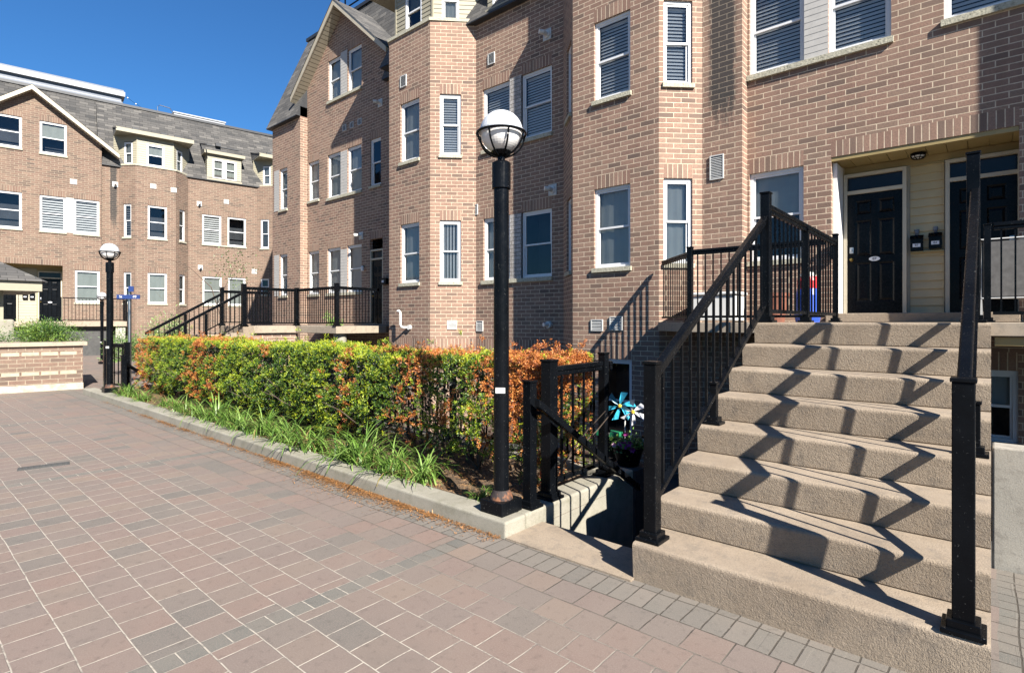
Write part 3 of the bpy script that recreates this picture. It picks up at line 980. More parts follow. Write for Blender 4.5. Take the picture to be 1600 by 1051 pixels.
# ============================================================ railings
def post(parent, x, y, z, h, wd=0.075, name='post', cap=True):
    b = MB()
    q = wd / 2
    b.box(-q, q, -q, q, 0, h)
    b.box(-q - 0.006, q + 0.006, -q - 0.006, q + 0.006, h, h + 0.018)
    b.box(-q - 0.018, q + 0.018, -q - 0.018, q + 0.018, 0.0, 0.055)
    b.box(-q - 0.036, q + 0.036, -q - 0.036, q + 0.036, 0, 0.022)
    o = obj(name, b, M['black'], parent, (x, y, z), bevel=0.004)
    return o
_bal = {}
def balusters(parent, A, B, zlow, ztop, spacing=0.1, t=0.016, m='black'):
    """A, B ground-line points (x,y,z); each baluster stands from z+zlow to z+ztop"""
    A = Vector(A); B = Vector(B)
    L = math.dist(A[:2], B[:2])
    n = max(2, int(round(L / spacing)))
    key = (round(ztop - zlow, 3), t, m)
    if key not in _bal:
        b = MB()
        b.box(-t / 2, t / 2, -t / 2, t / 2, 0, ztop - zlow)
        _bal[key] = b.mesh('baluster', [M[m]])
    ang = math.atan2(B.y - A.y, B.x - A.x)
    for i in range(1, n):
        p = A.lerp(B, i / n)
        put('baluster', _bal[key], parent, (p.x, p.y, p.z + zlow), ang)
def rail_run(parent, A, B, h=1.03, low=0.1, spacing=0.1, double=True, inset=0.045, m='black', t=0.016):
    A = Vector(A); B = Vector(B)
    d_ = (B - A); L = math.dist(A[:2], B[:2]); u = d_ / L
    A2 = A + u * inset; B2 = B - u * inset
    b = MB()
    b.bar(A2 + Vector((0, 0, h)), B2 + Vector((0, 0, h)), 0.052, 0.042)
    if double:
        b.bar(A2 + Vector((0, 0, h - 0.04)), B2 + Vector((0, 0, h - 0.04)), 0.034, 0.04)
    obj('top_rail', b, M[m], parent, bevel=0.009, seg=3)
    b = MB()
    b.bar(A2 + Vector((0, 0, low)), B2 + Vector((0, 0, low)), 0.04, 0.034)
    obj('bottom_rail', b, M[m], parent)
    balusters(parent, A, B, low + 0.01, h - 0.03, spacing, t, m)

def nz(v, dv=0.0):     # height of nosing line of the near stairs
    return LZ - 0.18 * (5.03 - v) / 0.31
# left railing of the near stairs and walkway
rl = empty('stair_railing', (-1.49, 2.97, 0.218), label='black stair railing on the left edge of the near concrete stairs and walkway', cat='railing', group='black metal railings of the near entrance')
def rel(root, p): return (p[0] - root.location.x, p[1] - root.location.y, p[2] - root.location.z)
XL = -1.49
post(rl, *rel(rl, (XL, 2.97, 0.218)), 1.02)
post(rl, *rel(rl, (XL, 3.92, 0.758)), 0.28, 0.045)
post(rl, *rel(rl, (XL, 5.12, LZ)), 1.12)
post(rl, *rel(rl, (XL, 6.5, LZ)), 0.98, 0.06)
post(rl, *rel(rl, (XL, 7.98, LZ)), 1.10, 0.06)
rail_run(rl, rel(rl, (XL, 2.97, 0.35)), rel(rl, (XL, 5.12, 1.58)), 0.83, 0.08, 0.137)
rail_run(rl, rel(rl, (XL, 5.12, LZ)), rel(rl, (XL, 7.98, LZ)), 1.02, 0.1, 0.137)
# right railing of the near stairs
rr = empty('stair_railing', (-0.085, 2.93, 0.218), label='black stair railing on the right edge of the near stairs, with the chipped nearest post', cat='railing', group='black metal railings of the near entrance')
XR = -0.085
post(rr, *rel(rr, (XR, 2.93, 0.218)), 1.02)
post(rr, *rel(rr, (XR + 0.02, 3.92, 0.758)), 0.28, 0.045)
post(rr, *rel(rr, (XR - 0.01, 5.12, LZ)), 1.19)
rail_run(rr, rel(rr, (XR, 2.93, 0.35)), rel(rr, (XR, 5.12, 1.60)), 0.83, 0.08, 0.137)
# porch railing left: along the porch edge and obliquely to the bay
pl = empty('porch_railing', (-3.38, 7.95, LZ), label='black porch railing left of the entrance, bending back to the brick bay', cat='railing', group='black metal railings of the near entrance')
post(pl, 0, 0, 0, 1.10)
rail_run(pl, (0, 0, 0), rel(pl, (-1.56, 7.98, LZ)), 1.05, 0.08, 0.115)
rail_run(pl, rel(pl, (-4.30, 8.93, LZ)), (0, 0, 0), 1.03, 0.08, 0.09)
# porch railing right
pr = empty('porch_railing', (-0.03, 7.98, LZ), label='black porch railing right of the entrance walkway at the right photo edge', cat='railing', group='black metal railings of the near entrance')
post(pr, 0, 0, 0, 1.06, 0.06)
rail_run(pr, (0, 0, 0), rel(pr, (3.6, 7.98, LZ)), 1.06, 0.1, 0.115)
post(pr, *rel(pr, (3.6, 7.98, LZ)), 1.10)
# guard beside the basement stairs: two posts, level panel and sloping handrail
gr = empty('stairwell_railing', (-2.6, 3.24, 0.115), label='short black guard railing with sloping handrail beside the lamp post and basement stairs', cat='railing')
post(gr, *rel(gr, (-2.585, 3.19, 0.115)), 0.92)
post(gr, *rel(gr, (-2.60, 3.45, 0.115)), 1.06, 0.095)
post(gr, *rel(gr, (-2.62, 4.28, 0.115)), 1.08, 0.07)
A_, B_ = rel(gr, (-2.60, 3.45, 0.115)), rel(gr, (-2.62, 4.28, 0.115))
rail_run(gr, A_, B_, 1.00, 0.12, 0.165)
b = MB()
b.bar(rel(gr, (-2.47, 3.13, 0.90)), rel(gr, (-2.42, 4.55, -0.02)), 0.052, 0.06)
b.bar(rel(gr, (-2.585, 3.22, 0.80)), rel(gr, (-2.46, 3.22, 0.83)), 0.03, 0.03)
b.bar(rel(gr, (-2.60, 4.24, 0.20)), rel(gr, (-2.43, 4.24, 0.16)), 0.03, 0.03)
obj('handrail', b, M['black'], gr, bevel=0.008, seg=3)
# fence along the top of the retaining wall, behind the hedge
fe = empty('yard_fence', (-2.7, 4.5, 0.1), label='black picket railing standing behind the long hedge', cat='fence')
xx = -2.62
for i in range(6):
    x1 = xx - 2.2
    rail_run(fe, rel(fe, (x1, 4.5, 0.1)), rel(fe, (xx, 4.5, 0.1)), 1.0, 0.1, 0.135)
    post(fe, *rel(fe, (x1, 4.5, 0.1)), 1.04, 0.06)
    xx = x1 if xx - 4.4 > -14.6 else xx
    if xx != x1: break

# ============================================================ MAIN TERRACE
ROWZ = (2.50, 4.0, 5.65, 7.15)
tr = empty('brick_townhouse_row', (0, 0, 0), label='three-storey brown brick townhouse row with bays and mansard roof filling the right of the photo', cat='building')
wb = MB()
B0 = -1.3; E = 8.9
# W: wall with the entrance recess
wW0 = (-3.156, 9.8); wW1 = (1.3, 9.8)
s = lambda u: u + 3.156
wall_set(tr, wb, wW0, wW1, B0, E,
         [(s(-3.12), s(-2.28), 2.50, 4.0, 'halfshade'), (s(-3.12), s(-2.27), 5.66, 7.15, 'blind', False), (s(-1.93), s(-1.11), 5.66, 7.15, 'blind', False),
          (s(-0.5), s(0.31), 5.68, 7.15, 'blind', False), (s(0.62), s(1.25), 5.68, 7.15, 'blind', False), (s(-0.62), s(0.27), -0.12, 0.84, 'halfshade')],
         extra_ops=[(s(-1.89), s(0.28), LZ, 4.05)],
         bands=[(s(-3.156), s(-1.89) - 0.5, 10.0, 10.1)] if False else ())
# long sill and white panel between the pair of upper windows
b = MB(); b.box(-3.15, -1.08, 9.745, 9.86, 5.575, 5.664)
obj('sill', b, M['sill'], tr)
b = MB(); b.box(-0.53, 1.28, 9.745, 9.86, 5.595, 5.684)
obj('sill', b, M['sill'], tr)
siding(tr, 'panel', (-2.27, 9.795), (-1.93, 9.795), 5.664, 7.15, M['whitebrick'], 0.1, lap=0.006)
siding(tr, 'panel', (0.31, 9.795), (0.62, 9.795), 5.684, 7.15, M['whitebrick'], 0.1, lap=0.006)
# step between W and A
wall(wb, (-3.156, 9.55), (-3.156, 9.8), B0, E)
# A sooty pier
wall(wb, (-3.84, 9.55), (-3.156, 9.55), B0, E, mi=2)
# bay 1
c45 = math.sqrt(0.5)
lob = 0.55 / c45
wall_set(tr, wb, (-4.39, 9.0), (-3.84, 9.55), B0, E,
         [(0.085, 0.60, 2.50, 4.0, 'shade'), (0.085, 0.60, 5.65, 7.12, 'blind')])
wall_set(tr, wb, (-6.21, 9.0), (-4.39, 9.0), B0, E,
         [(6.21 - 5.72, 6.21 - 4.95, 2.49, 4.0, 'shade'), (6.21 - 5.72, 6.21 - 4.95, 5.66, 7.16, 'blind'),
          (6.21 - 5.62, 6.21 - 4.92, -0.75, 0.80, 'dark')])
wall_set(tr, wb, (-7.01, 9.8), (-6.21, 9.0), B0, E,
         [(0.42, 0.95, 2.50, 4.0, 'shade'), (0.42, 0.95, 5.65, 7.12, 'blind')])
# wall 2
s2 = lambda u: u + 9.66
wall_set(tr, wb, (-9.66, 9.8), (-7.01, 9.8), B0, E,
         [(s2(-9.41), s2(-8.54), 2.48, 4.0, 'shade', False), (s2(-8.19), s2(-7.32), 2.48, 4.0, 'dark', False),
          (s2(-9.43), s2(-8.54), 5.66, 7.16, 'blind', False), (s2(-8.19), s2(-7.32), 5.66, 7.16, 'blind', False)],
         bands=[(0.0, s2(-7.32), 0.82, 1.07)])
for z in (2.48, 5.66):
    b = MB(); b.box(-9.45, -7.29, 9.745, 9.86, z - 0.085, z + 0.004)
    obj('sill', b, M['sill'], tr)
    b = MB(); b.box(-8.54, -8.19, 9.788, 9.84, z + 0.004, z + 1.51)
    obj('panel', b, M['wbrick'], tr)
# bay 2
lo2 = 0.8 / c45
wall_set(tr, wb, (-10.46, 9.0), (-9.66, 9.8), B0, E,
         [(0.24, 0.76, 2.47, 3.99, 'vertical'), (0.24, 0.76, 5.60, 7.11, 'blind')], bands=[(0, lo2, 0.82, 1.07)])
wall_set(tr, wb, (-12.11, 9.0), (-10.46, 9.0), B0, E,
         [(12.11 - 11.63, 12.11 - 10.87, 2.47, 4.0, 'shade'), (12.11 - 11.63, 12.11 - 10.87, 5.60, 7.13, 'shade')], bands=[(0, 1.65, 0.82, 1.07)])
wall(wb, (-13.41, 10.3), (-12.11, 9.0), B0, E)
# gable unit
sg = lambda u: u + 18.71
apex_u, apex_z, slope = -16.35, 12.05, 0.87
a_ = sg(apex_u)
ops_w = [(sg(-18.62), sg(-17.90), 2.45, 4.0, 'shade'), (sg(-17.36), sg(-16.53), 2.45, 4.0, 'shade', False), (sg(-16.14), sg(-15.31), 2.45, 4.0, 'shade', False),
         (sg(-18.62), sg(-17.90), 5.80, 7.2, 'shade'), (sg(-17.34), sg(-16.52), 5.72, 7.22, 'shade', False), (sg(-16.12), sg(-15.31), 5.72, 7.22, 'shade', False),
         (sg(-14.84), sg(-14.28), 5.74, 7.22, 'dark'),
         (sg(-17.30), sg(-16.50), 9.05, 10.45, 'shade', False), (sg(-16.10), sg(-15.31), 9.05, 10.45, 'shade', False)]
wall_set(tr, wb, (-18.71, 10.3), (-14.0, 10.3), B0, 12.2, ops_w, extra_ops=[(sg(-14.86), sg(-14.18), 1.42, 4.08)],
         clips=[(slope, 1, apex_z + slope * a_ - 0.03), (-slope, 1, apex_z - slope * a_ - 0.03)])
wall(wb, (-14.0, 10.3), (-13.41, 10.3), B0, E)
for z, u0, u1 in ((2.45, -17.39, -15.28), (5.72, -17.37, -15.28), (9.05, -17.33, -15.28)):
    b = MB(); b.box(u0, u1, 10.245, 10.36, z - 0.085, z + 0.004)
    obj('sill', b, M['sill'], tr)
    siding(tr, 'panel', (-16.52, 10.295), (-16.12, 10.295), z + 0.004, z + 1.45, M['whitebrick'], 0.1, lap=0.006)
wall(wb, (-18.71, 10.03), (-18.71, 10.3), B0, E + 0.3)
wall_set(tr, wb, (-20.8, 10.03), (-18.71, 10.03), B0, E,
         [(0.56, 1.15, 2.45, 4.0, 'shade'), (0.56, 1.15, 5.66, 7.2, 'shade')])
siding(tr, 'panel', (-20.66, 10.025), (-20.25, 10.025), 5.66, 7.2, M['whitebrick'], 0.1, lap=0.006)
siding(tr, 'panel', (-20.66, 10.025), (-20.25, 10.025), 2.45, 4.0, M['whitebrick'], 0.1, lap=0.006)
wall(wb, (-20.8, 16.0), (-20.8, 10.03), B0, E)
# bay beyond the right edge of the photo (it shades the wall) and the end
wall(wb, (1.3, 9.8), (2.1, 9.0), B0, E)
wall(wb, (2.1, 9.0), (3.9, 9.0), B0, E, [(0.5, 1.3, 2.5, 4.0), (0.5, 1.3, 5.65, 7.15)])
window(tr, (2.6, 9.0, 2.5), 0, 0.8, 1.5, 'shade'); window(tr, (2.6, 9.0, 5.65), 0, 0.8, 1.5, 'blind')
wall(wb, (3.9, 9.0), (4.5, 9.6), B0, E)
wall(wb, (4.5, 9.6), (6.0, 9.6), B0, E)
wall(wb, (6.0, 9.6), (6.0, 16.0), B0, E)
wall(wb, (6.0, 16.0), (-20.8, 16.0), B0, 12.9)
obj('wall', wb, [M['brick'], M['soldier'], M['brick_stain']], tr)

# entrance recess
RY = 10.5
b = MB()
b.face([(-1.89, 9.91, LZ), (-1.89, 9.91, 4.05), (-1.82, RY, 4.05), (-1.82, RY, LZ)])
b.face([(0.36, RY, LZ), (0.36, RY, 4.05), (0.28, 9.91, 4.05), (0.28, 9.91, LZ)])
b.face([(-1.82, RY, LZ), (-1.82, RY, 4.05), (0.36, RY, 4.05), (0.36, RY, LZ)])
obj('recess_wall', b, M['trim'], tr)
b = MB()
x = -1.89
while x < 0.30:
    x2 = min(x + 0.235, 0.36)
    b.box(x, x2 - 0.008, 9.90, RY, 4.0, 4.03)
    x += 0.235
b.box(-1.89, 0.36, 9.9, RY, 4.032, 4.05)
b.box(-1.886, 0.276, 9.815, 9.90, 3.985, 4.047)
b.box(-1.83, 0.36, RY - 0.03, RY - 0.001, 3.90, 3.999)
obj('porch_soffit', b, M['soffit'], tr)
siding(tr, 'entrance_siding', (-0.94, RY - 0.012), (-0.53, RY - 0.012), 1.61, 3.9, M['siding_near'], 0.125, lap=0.026)
door_part(tr, -1.77, RY - 0.11, 1.61, 0.74, 1.93, plaque='87', label='black six-panel door with oval number plate, left of the mailboxes')
door_part(tr, -0.46, RY - 0.11, 1.61, 0.74, 1.93, plaque=None, label='black six-panel door half hidden behind the tall rail post', knob='right')
# left jamb board
b = MB()
b.box(-1.885, -1.83, 9.93, 10.38, 1.61, 3.98)
obj('jamb_board', b, M['white'], tr)

# mailboxes
def mailbox(name, x, y, z, num, label, w_=0.155, h_=0.24):
    t = empty(name, (x, y, z), label=label, cat='mailbox', group='black mailboxes with number labels')
    b = MB()
    b.box(-w_ / 2, w_ / 2, -0.09, 0, 0, h_ * 0.72)
    b.hexa([(-w_ / 2, -0.09, h_ * 0.72), (w_ / 2, -0.09, h_ * 0.72), (w_ / 2, 0, h_ * 0.72), (-w_ / 2, 0, h_ * 0.72),
            (-w_ / 2, -0.035, h_ * 0.95), (w_ / 2, -0.035, h_ * 0.95), (w_ / 2, 0, h_), (-w_ / 2, 0, h_)])
    obj('box', b, M['blackclean'], t, bevel=0.004)
    b = MB()
    b.hexa([(-w_ / 2 - 0.006, -0.102, h_ * 0.70), (w_ / 2 + 0.006, -0.102, h_ * 0.70), (w_ / 2 + 0.006, -0.03, h_ * 0.97), (-w_ / 2 - 0.006, -0.03, h_ * 0.97),
            (-w_ / 2 - 0.006, -0.102, h_ * 0.70 + 0.01), (w_ / 2 + 0.006, -0.102, h_ * 0.70 + 0.01), (w_ / 2 + 0.006, -0.03, h_ * 0.97 + 0.01), (-w_ / 2 - 0.006, -0.03, h_ * 0.97 + 0.01)])
    obj('lid', b, M['blackclean'], t)
    b = MB(); b.box(-0.048, 0.048, -0.094, -0.088, h_ * 0.24, h_ * 0.24 + 0.052)
    lb = obj('number_label', b, M['label'], t)
    put('number', text_mesh(num, 0.045, M['ink']), lb, (0, -0.0955, h_ * 0.24 + 0.026))
    b = MB()
    b.tube([(0.0, -0.005, h_), (0.0, -0.02, h_ + 0.04), (0, -0.02, h_ + 0.09)], 0.03, 8)
    obj('hook', b, M['pargrey'], t)
    return t
mailbox('mailbox', -0.855, RY - 0.035, 2.56, '87', 'black mailbox reading 87 on the cream siding, left one beside the door')
mailbox('mailbox', -0.630, RY - 0.035, 2.58, '84', 'black mailbox reading 84 on the cream siding, right one above the shelf')
b = MB(); b.box(-0.935, -0.53, RY - 0.10, RY - 0.03, 2.535, 2.553)
obj('mail_shelf', b, M['soffit'], label='narrow wooden shelf strip under the two entrance mailboxes', cat='shelf')
# mailbox on the left jamb of the recess
t = empty('letter_holder', (-1.86, 9.72, 2.45), label='open black letter holder fixed beside the left jamb of the entrance', cat='mailbox')
b = MB()
b.box(-0.03, 0.05, 0, 0.06, 0, 0.22)
b.hexa([(-0.04, -0.06, 0.24), (0.06, -0.06, 0.24), (0.06, 0.07, 0.22), (-0.04, 0.07, 0.22), (-0.04, -0.06, 0.25), (0.06, -0.06, 0.25), (0.06, 0.07, 0.24), (-0.04, 0.07, 0.24)])
b.box(-0.03, 0.05, -0.03, 0.0, 0.0, 0.12)
obj('box', b, M['blackclean'], t)
# ceiling light
t = empty('ceiling_light', (-0.82, 10.2, 3.985), label='round caged bulkhead light on the yellow porch soffit', cat='lamp')
b = MB()
b.lathe([(0.10, 0.0), (0.10, -0.03), (0.085, -0.035)][::-1], 24)
for k in range(4):
    a = R(45 * k + 20)
    b.tube([(math.cos(a) * 0.095 * math.cos(q), math.sin(a) * 0.095 * math.cos(q), -0.03 - 0.055 * math.sin(q)) for q in [math.pi * i / 10 for i in range(11)]], 0.006, 6)
b.tube([(0.075 * math.cos(2 * math.pi * k / 20), 0.075 * math.sin(2 * math.pi * k / 20), -0.065) for k in range(21)], 0.006, 6)
obj('cage', b, M['blackclean'], t)
b = MB(); b.lathe([(0.0, -0.078), (0.045, -0.07), (0.07, -0.05), (0.082, -0.03)], 24)
obj('lens', b, M['frost'], t)

# vents, flues, pipes on the main row
vent(tr, -3.70, 3.94, 0.24, 0.42, 9.55)
vent(tr, -5.78, 1.31, 0.26, 0.22, 9.0); vent(tr, -5.37, 1.33, 0.27, 0.25, 9.0)
vent(tr, -11.62, 7.55, 0.25, 0.30, 9.0)
vent(tr, -9.79, 4.13, 0.2, 0.26, 9.8); vent(tr, -9.24, 7.7, 0.22, 0.27, 9.8)
vent(tr, -9.63, 1.25, 0.22, 0.26, 9.8)
vent(tr, -10.46 + 0.42 * c45, 1.30, 0.24, 0.22, 9.0 + 0.42 * c45, R(45))
for u in (-16.38, -15.95, -15.5): vent(tr, u, 7.83, 0.2, 0.2, 10.3)
flue(tr, -7.44, 7.84, 9.8); flue(tr, -7.29, 4.38, 9.8); flue(tr, -14.3, 8.25, 10.3); flue(tr, -15.33, 4.25, 10.3)
b = MB(); b.tube([(0, 0, 0), (0, -0.07, 0)], 0.075, 16); b.tube([(0, -0.05, 0), (-0.04, -0.17, 0.0)], 0.045, 14)
obj('dryer_outlet', b, M['pvc'], tr, (-7.38, 9.8, 1.42))
b = MB()
b.tube([(-11.30, 9.0, 1.34), (-11.36, 8.88, 1.34), (-11.38, 8.82, 1.36), (-11.385, 8.81, 1.42), (-11.385, 8.81, 1.66), (-11.39, 8.81, 1.72), (-11.43, 8.80, 1.76), (-11.48, 8.79, 1.755)], 0.03, 12)
b.tube([(-11.22, 9.0, 1.34), (-11.22, 8.93, 1.34)], 0.06, 14)
obj('vent_pipe', b, M['pvc'], tr)

# bay tops: stone trim, dormer with siding, shed roof
def flash(root, e0, e1, my, ztop):
    # dark flashing where the shed roof meets the steeper slope
    b = MB()
    k = 1.8 / 3.45
    f_ = lambda z: my - 0.1 + (z - 8.85) * k
    zz = 10.93
    yy = f_(zz)
    b.bar((e0, yy - 0.03, zz), (e1, yy - 0.03, zz), 0.05, 0.045)
    b.bar((e0 + 0.01, my - 0.75, 10.47), (e0 + 0.01, yy - 0.03, zz), 0.05, 0.05)
    obj('flashing', b, M['dark'], root)
def dormer_bay(root, u0, u1, v, ob, z0=8.9, zt=10.42, wfront=None, wob=None, inset=0.16, fas=(0.35, 0.45), mansard_y=9.8):
    """trapezoid dormer standing on a brick bay: front u0..u1 at v; ob = depth of oblique sides"""
    # trim
    b = MB()
    o = 0.04
    b.prism([(u0 - ob - o, v + ob + 0.02), (u0 - o * 0.4, v - o), (u1 + o * 0.4, v - o), (u1 + ob + o, v + ob + 0.02)], z0 - 0.002, z0 + 0.075)
    obj('bay_trim', b, M['sill'], root)
    k = inset
    f0, f1, vf = u0 + k * 0.6, u1 - k * 0.6, v + k
    # front with window
    W_ = wfront or 0.66
    cx = (f0 + f1) / 2
    zs = z0 + 0.10
    fw0, fw1 = cx - W_ / 2, cx + W_ / 2
    siding(root, 'siding', (f0, vf), (f1, vf), z0 + 0.075, zt, M['siding'], 0.11, holes=[(fw0 - f0, fw1 - f0, zs, zs + 1.05)])
    window(root, (fw0, vf - 0.05, zs), 0, W_, 1.05, 'halfshade_far', sill=False)
    # obliques
    L = (ob + 0.25) / c45
    for side in (1, -1):
        if side == 1:
            p0 = (f1, vf); p1 = (f1 + L * c45, vf + L * c45); ang = R(45)
        else:
            p0 = (f0 - L * c45, vf + L * c45); p1 = (f0, vf); ang = R(-45)
        ww = wob or 0.42
        a = 0.24 if side == 1 else L - 0.24 - ww
        siding(root, 'siding', p0, p1, z0 + 0.075, zt, M['siding'], 0.11, holes=[(a, a + ww, zs, zs + 1.05)])
        q = (p0[0] + math.cos(ang) * a + math.sin(ang) * 0.05, p0[1] + math.sin(ang) * a - math.cos(ang) * 0.05, zs)
        window(root, q, ang, ww, 1.05, 'shade', sill=False)
    # corner boards
    b = MB()
    for x in (f0, f1): b.box(x - 0.03, x + 0.03, vf - 0.022, vf + 0.03, z0 + 0.075, zt)
    obj('corner_board', b, M['siding'], root)
    # eave: flat soffit and fascia, then shingled shed roof up to the mansard
    e0, e1, ve = u0 - ob - 0.15, u1 + ob + 0.15, v - 0.12
    b = MB()
    b.box(e0, e1, ve, v + ob + 1.2, zt, zt + 0.03)
    b.box(e0 - 0.01, e1 + 0.01, ve - 0.03, ve, zt - 0.02, zt + 0.16)
    obj('eave', b, M['siding'], root)
    b = MB()
    yb = mansard_y + 1.35
    b.hexa([(e0, ve, zt + 0.03), (e1, ve, zt + 0.03), (e1, yb, zt + 0.03), (e0, yb, zt + 0.03),
            (e0, ve, zt + 0.17), (e1, ve, zt + 0.17), (e1, yb, zt + 0.62), (e0, yb, zt + 0.62)])
    obj('shed_roof', b, M['shingle'], root)
    flash(root, e0, e1, mansard_y, zt + 0.62)
dormer_bay(tr, -12.11, -10.46, 9.0, 0.8)
dormer_bay(tr, -6.21, -4.39, 9.0, 0.55)
dormer_bay(tr, 2.1, 3.9, 9.0, 0.6)
# small dormer over wall 2
def dormer_small(root, u0, u1, v, z0, zt, wins, mansard_y):
    b_holes = [(a - u0, c - u0, z0 + 0.06, z0 + 1.08) for a, c in wins]
    siding(root, 'siding', (u0, v), (u1, v), z0, zt, M['siding'], 0.11, holes=b_holes)
    siding(root, 'siding', (u0, v + 1.3), (u0, v), z0, zt, M['siding'], 0.11)
    siding(root, 'siding', (u1, v), (u1, v + 1.3), z0, zt, M['siding'], 0.11)
    for a, c in wins: window(root, (a, v - 0.05, z0 + 0.06), 0, c - a, 1.02, 'shade_far', sill=False)
    b = MB()
    b.box(u0 - 0.14, u1 + 0.14, v - 0.16, v + 1.2, zt, zt + 0.03)
    b.box(u0 - 0.15, u1 + 0.15, v - 0.19, v - 0.16, zt - 0.02, zt + 0.14)
    b.box(u0 - 0.02, u1 + 0.02, v - 0.08, v - 0.0, z0 - 0.06, z0 + 0.02)
    obj('eave', b, M['siding'], root)
    b = MB()
    e0, e1, ve, yb = u0 - 0.14, u1 + 0.14, v - 0.16, mansard_y + 1.35
    b.hexa([(e0, ve, zt + 0.03), (e1, ve, zt + 0.03), (e1, yb, zt + 0.03), (e0, yb, zt + 0.03),
            (e0, ve, zt + 0.15), (e1, ve, zt + 0.15), (e1, yb, zt + 0.55), (e0, yb, zt + 0.55)])
    obj('shed_roof', b, M['shingle'], root)
    flash(root, e0, e1, mansard_y, zt + 0.55)
dormer_small(tr, -9.2, -7.5, 9.74, 8.95, 10.3, [(-9.05, -8.5), (-8.2, -7.65)], 9.8)
b = MB(); b.box(-9.27, -7.43, 9.70, 9.80, 8.87, 8.95)
obj('sill', b, M['sill'], tr)
# mansard
def mansard(root, segs, yb, zb, zt0=8.85, sl_fascia=True):
    b = MB()
    for (u0, u1, y0) in segs:
        b.face([(u0, y0, zt0), (u1, y0, zt0), (u1, yb, zb), (u0, yb, zb)])
        b.face([(u0, y0, zt0), (u0, yb, zb), (u0, yb, zt0)], 1)
        b.face([(u1, yb, zt0), (u1, yb, zb), (u1, y0, zt0)], 1)
        b.face([(u1, y0 + 0.01, zt0 - 0.03), (u0, y0 + 0.01, zt0 - 0.03), (u0, y0 + 0.4, zt0 - 0.03), (u1, y0 + 0.4, zt0 - 0.03)][::-1], 1)
        b.face([(u0, y0, zt0 - 0.03), (u1, y0, zt0 - 0.03), (u1, y0, zt0), (u0, y0, zt0)], 1)
    obj('mansard_roof', b, [M['shingle'], M['dark']], root)
    u0 = min(q[0] for q in segs); u1 = max(q[1] for q in segs)
    b = MB()
    b.box(u0 - 0.08, u1 + 0.08, yb - 0.06, yb + 5.5, zb, zb + 0.12)
    obj('roof_edge', b, M['dark'], root)
mansard(tr, [(-20.98, -18.71, 9.86), (-14.0, -13.41, 10.12), (-13.41, 6.0, 9.62), (-18.7, -14.01, 10.7)], 11.6, 12.85)
# gable roof
def gable(root, au, az, sl, half_l, half_r, v0, v1, th=0.16, soff=True):
    b = MB(); f = MB(); sf = MB()
    for sgn, hw in ((-1, half_l), (1, half_r)):
        a = (au, az); e = (au + sgn * hw, az - sl * hw)
        P = [(a[0], v0, a[1]), (e[0], v0, e[1]), (e[0], v1, e[1]), (a[0], v1, a[1])]
        if sgn == 1: P = P[::-1]
        b.face([(x, y, z + 0.03) for x, y, z in P][::-1])
        # rake board
        Q = [(a[0], v0 - 0.03, a[1] - th - 0.02), (e[0], v0 - 0.03, e[1] - th - 0.0), (e[0], v0 - 0.03, e[1] + 0.02), (a[0], v0 - 0.03, a[1] + 0.02)]
        Q2 = [(x, v0, z) for x, y, z in Q]
        f.hexa([Q[0], Q[1], Q2[1], Q2[0], Q[3], Q[2], Q2[2], Q2[3]])
        b.face([(a[0], v0 - 0.05, a[1] + 0.03), (e[0], v0 - 0.05, e[1] + 0.03), (e[0], v0, e[1] + 0.03), (a[0], v0, a[1] + 0.03)])
        # soffit
        n = int(hw / 0.11)
        for i in range(n):
            t0, t1 = i / n, (i + 0.88) / n
            x0, x1 = au + sgn * hw * t0, au + sgn * hw * t1
            z0, z1 = az - sl * hw * t0 - th, az - sl * hw * t1 - th
            S_ = [(x0, v0, z0), (x1, v0, z1), (x1, v0 + 0.36, z1), (x0, v0 + 0.36, z0)]
            sf.face(S_ if sgn == 1 else S_[::-1])
        x1, z1 = e
        S_ = [(au, v0, az - th + 0.012), (x1, v0, z1 - th + 0.012), (x1, v0 + 0.36, z1 - th + 0.012), (au, v0 + 0.36, az - th + 0.012)]
        sf.face(S_ if sgn == 1 else S_[::-1], 1)
        sf.face([(x1, v0, z1 - th), (x1, v0 + 0.36, z1 - th), (x1, v0 + 0.36, z1), (x1, v0, z1)])
    obj('gable_roof', b, M['shingle'], root)
    obj('rake_board', f, M['trim'], root)
    obj('rake_soffit', sf, [M['trim'], M['bark']], root)
gable(tr, apex_u, apex_z + 0.02, slope, 2.85, 2.85, 9.94, 12.6)
# entrance door of the gable unit
door_part(tr, -14.81, 10.33, 1.42, 0.58, 2.0, label='black entrance door of the shaded gable unit in the distance')

# small wall lamp and mailbox by that door
t = empty('mailbox', (-14.02, 10.28, 2.62), label='small dark mailbox with white label beside the distant shaded door', cat='mailbox')
b = MB(); b.box(-0.16, 0.16, -0.1, 0.0, 0, 0.2)
obj('box', b, M['blackclean'], t, bevel=0.01)
b = MB(); b.box(-0.05, 0.05, -0.105, -0.1, 0.06, 0.13)
obj('number_label', b, M['label'], t)
t = empty('wall_lantern', (-15.12, 10.3, 3.15), label='small white lantern on the brick wall beside the distant shaded door', cat='lamp')
b = MB(); b.tube([(0, 0, 0.1), (0, -0.08, 0.12), (0, -0.1, 0.1)], 0.012, 8)
obj('arm', b, M['blackclean'], t)
b = MB(); b.lathe([(0.0, -0.06), (0.045, -0.05), (0.055, 0.06), (0.02, 0.11), (0, 0.12)], 14, c=(0, -0.1))
obj('lamp_shade', b, M['frost'], t)

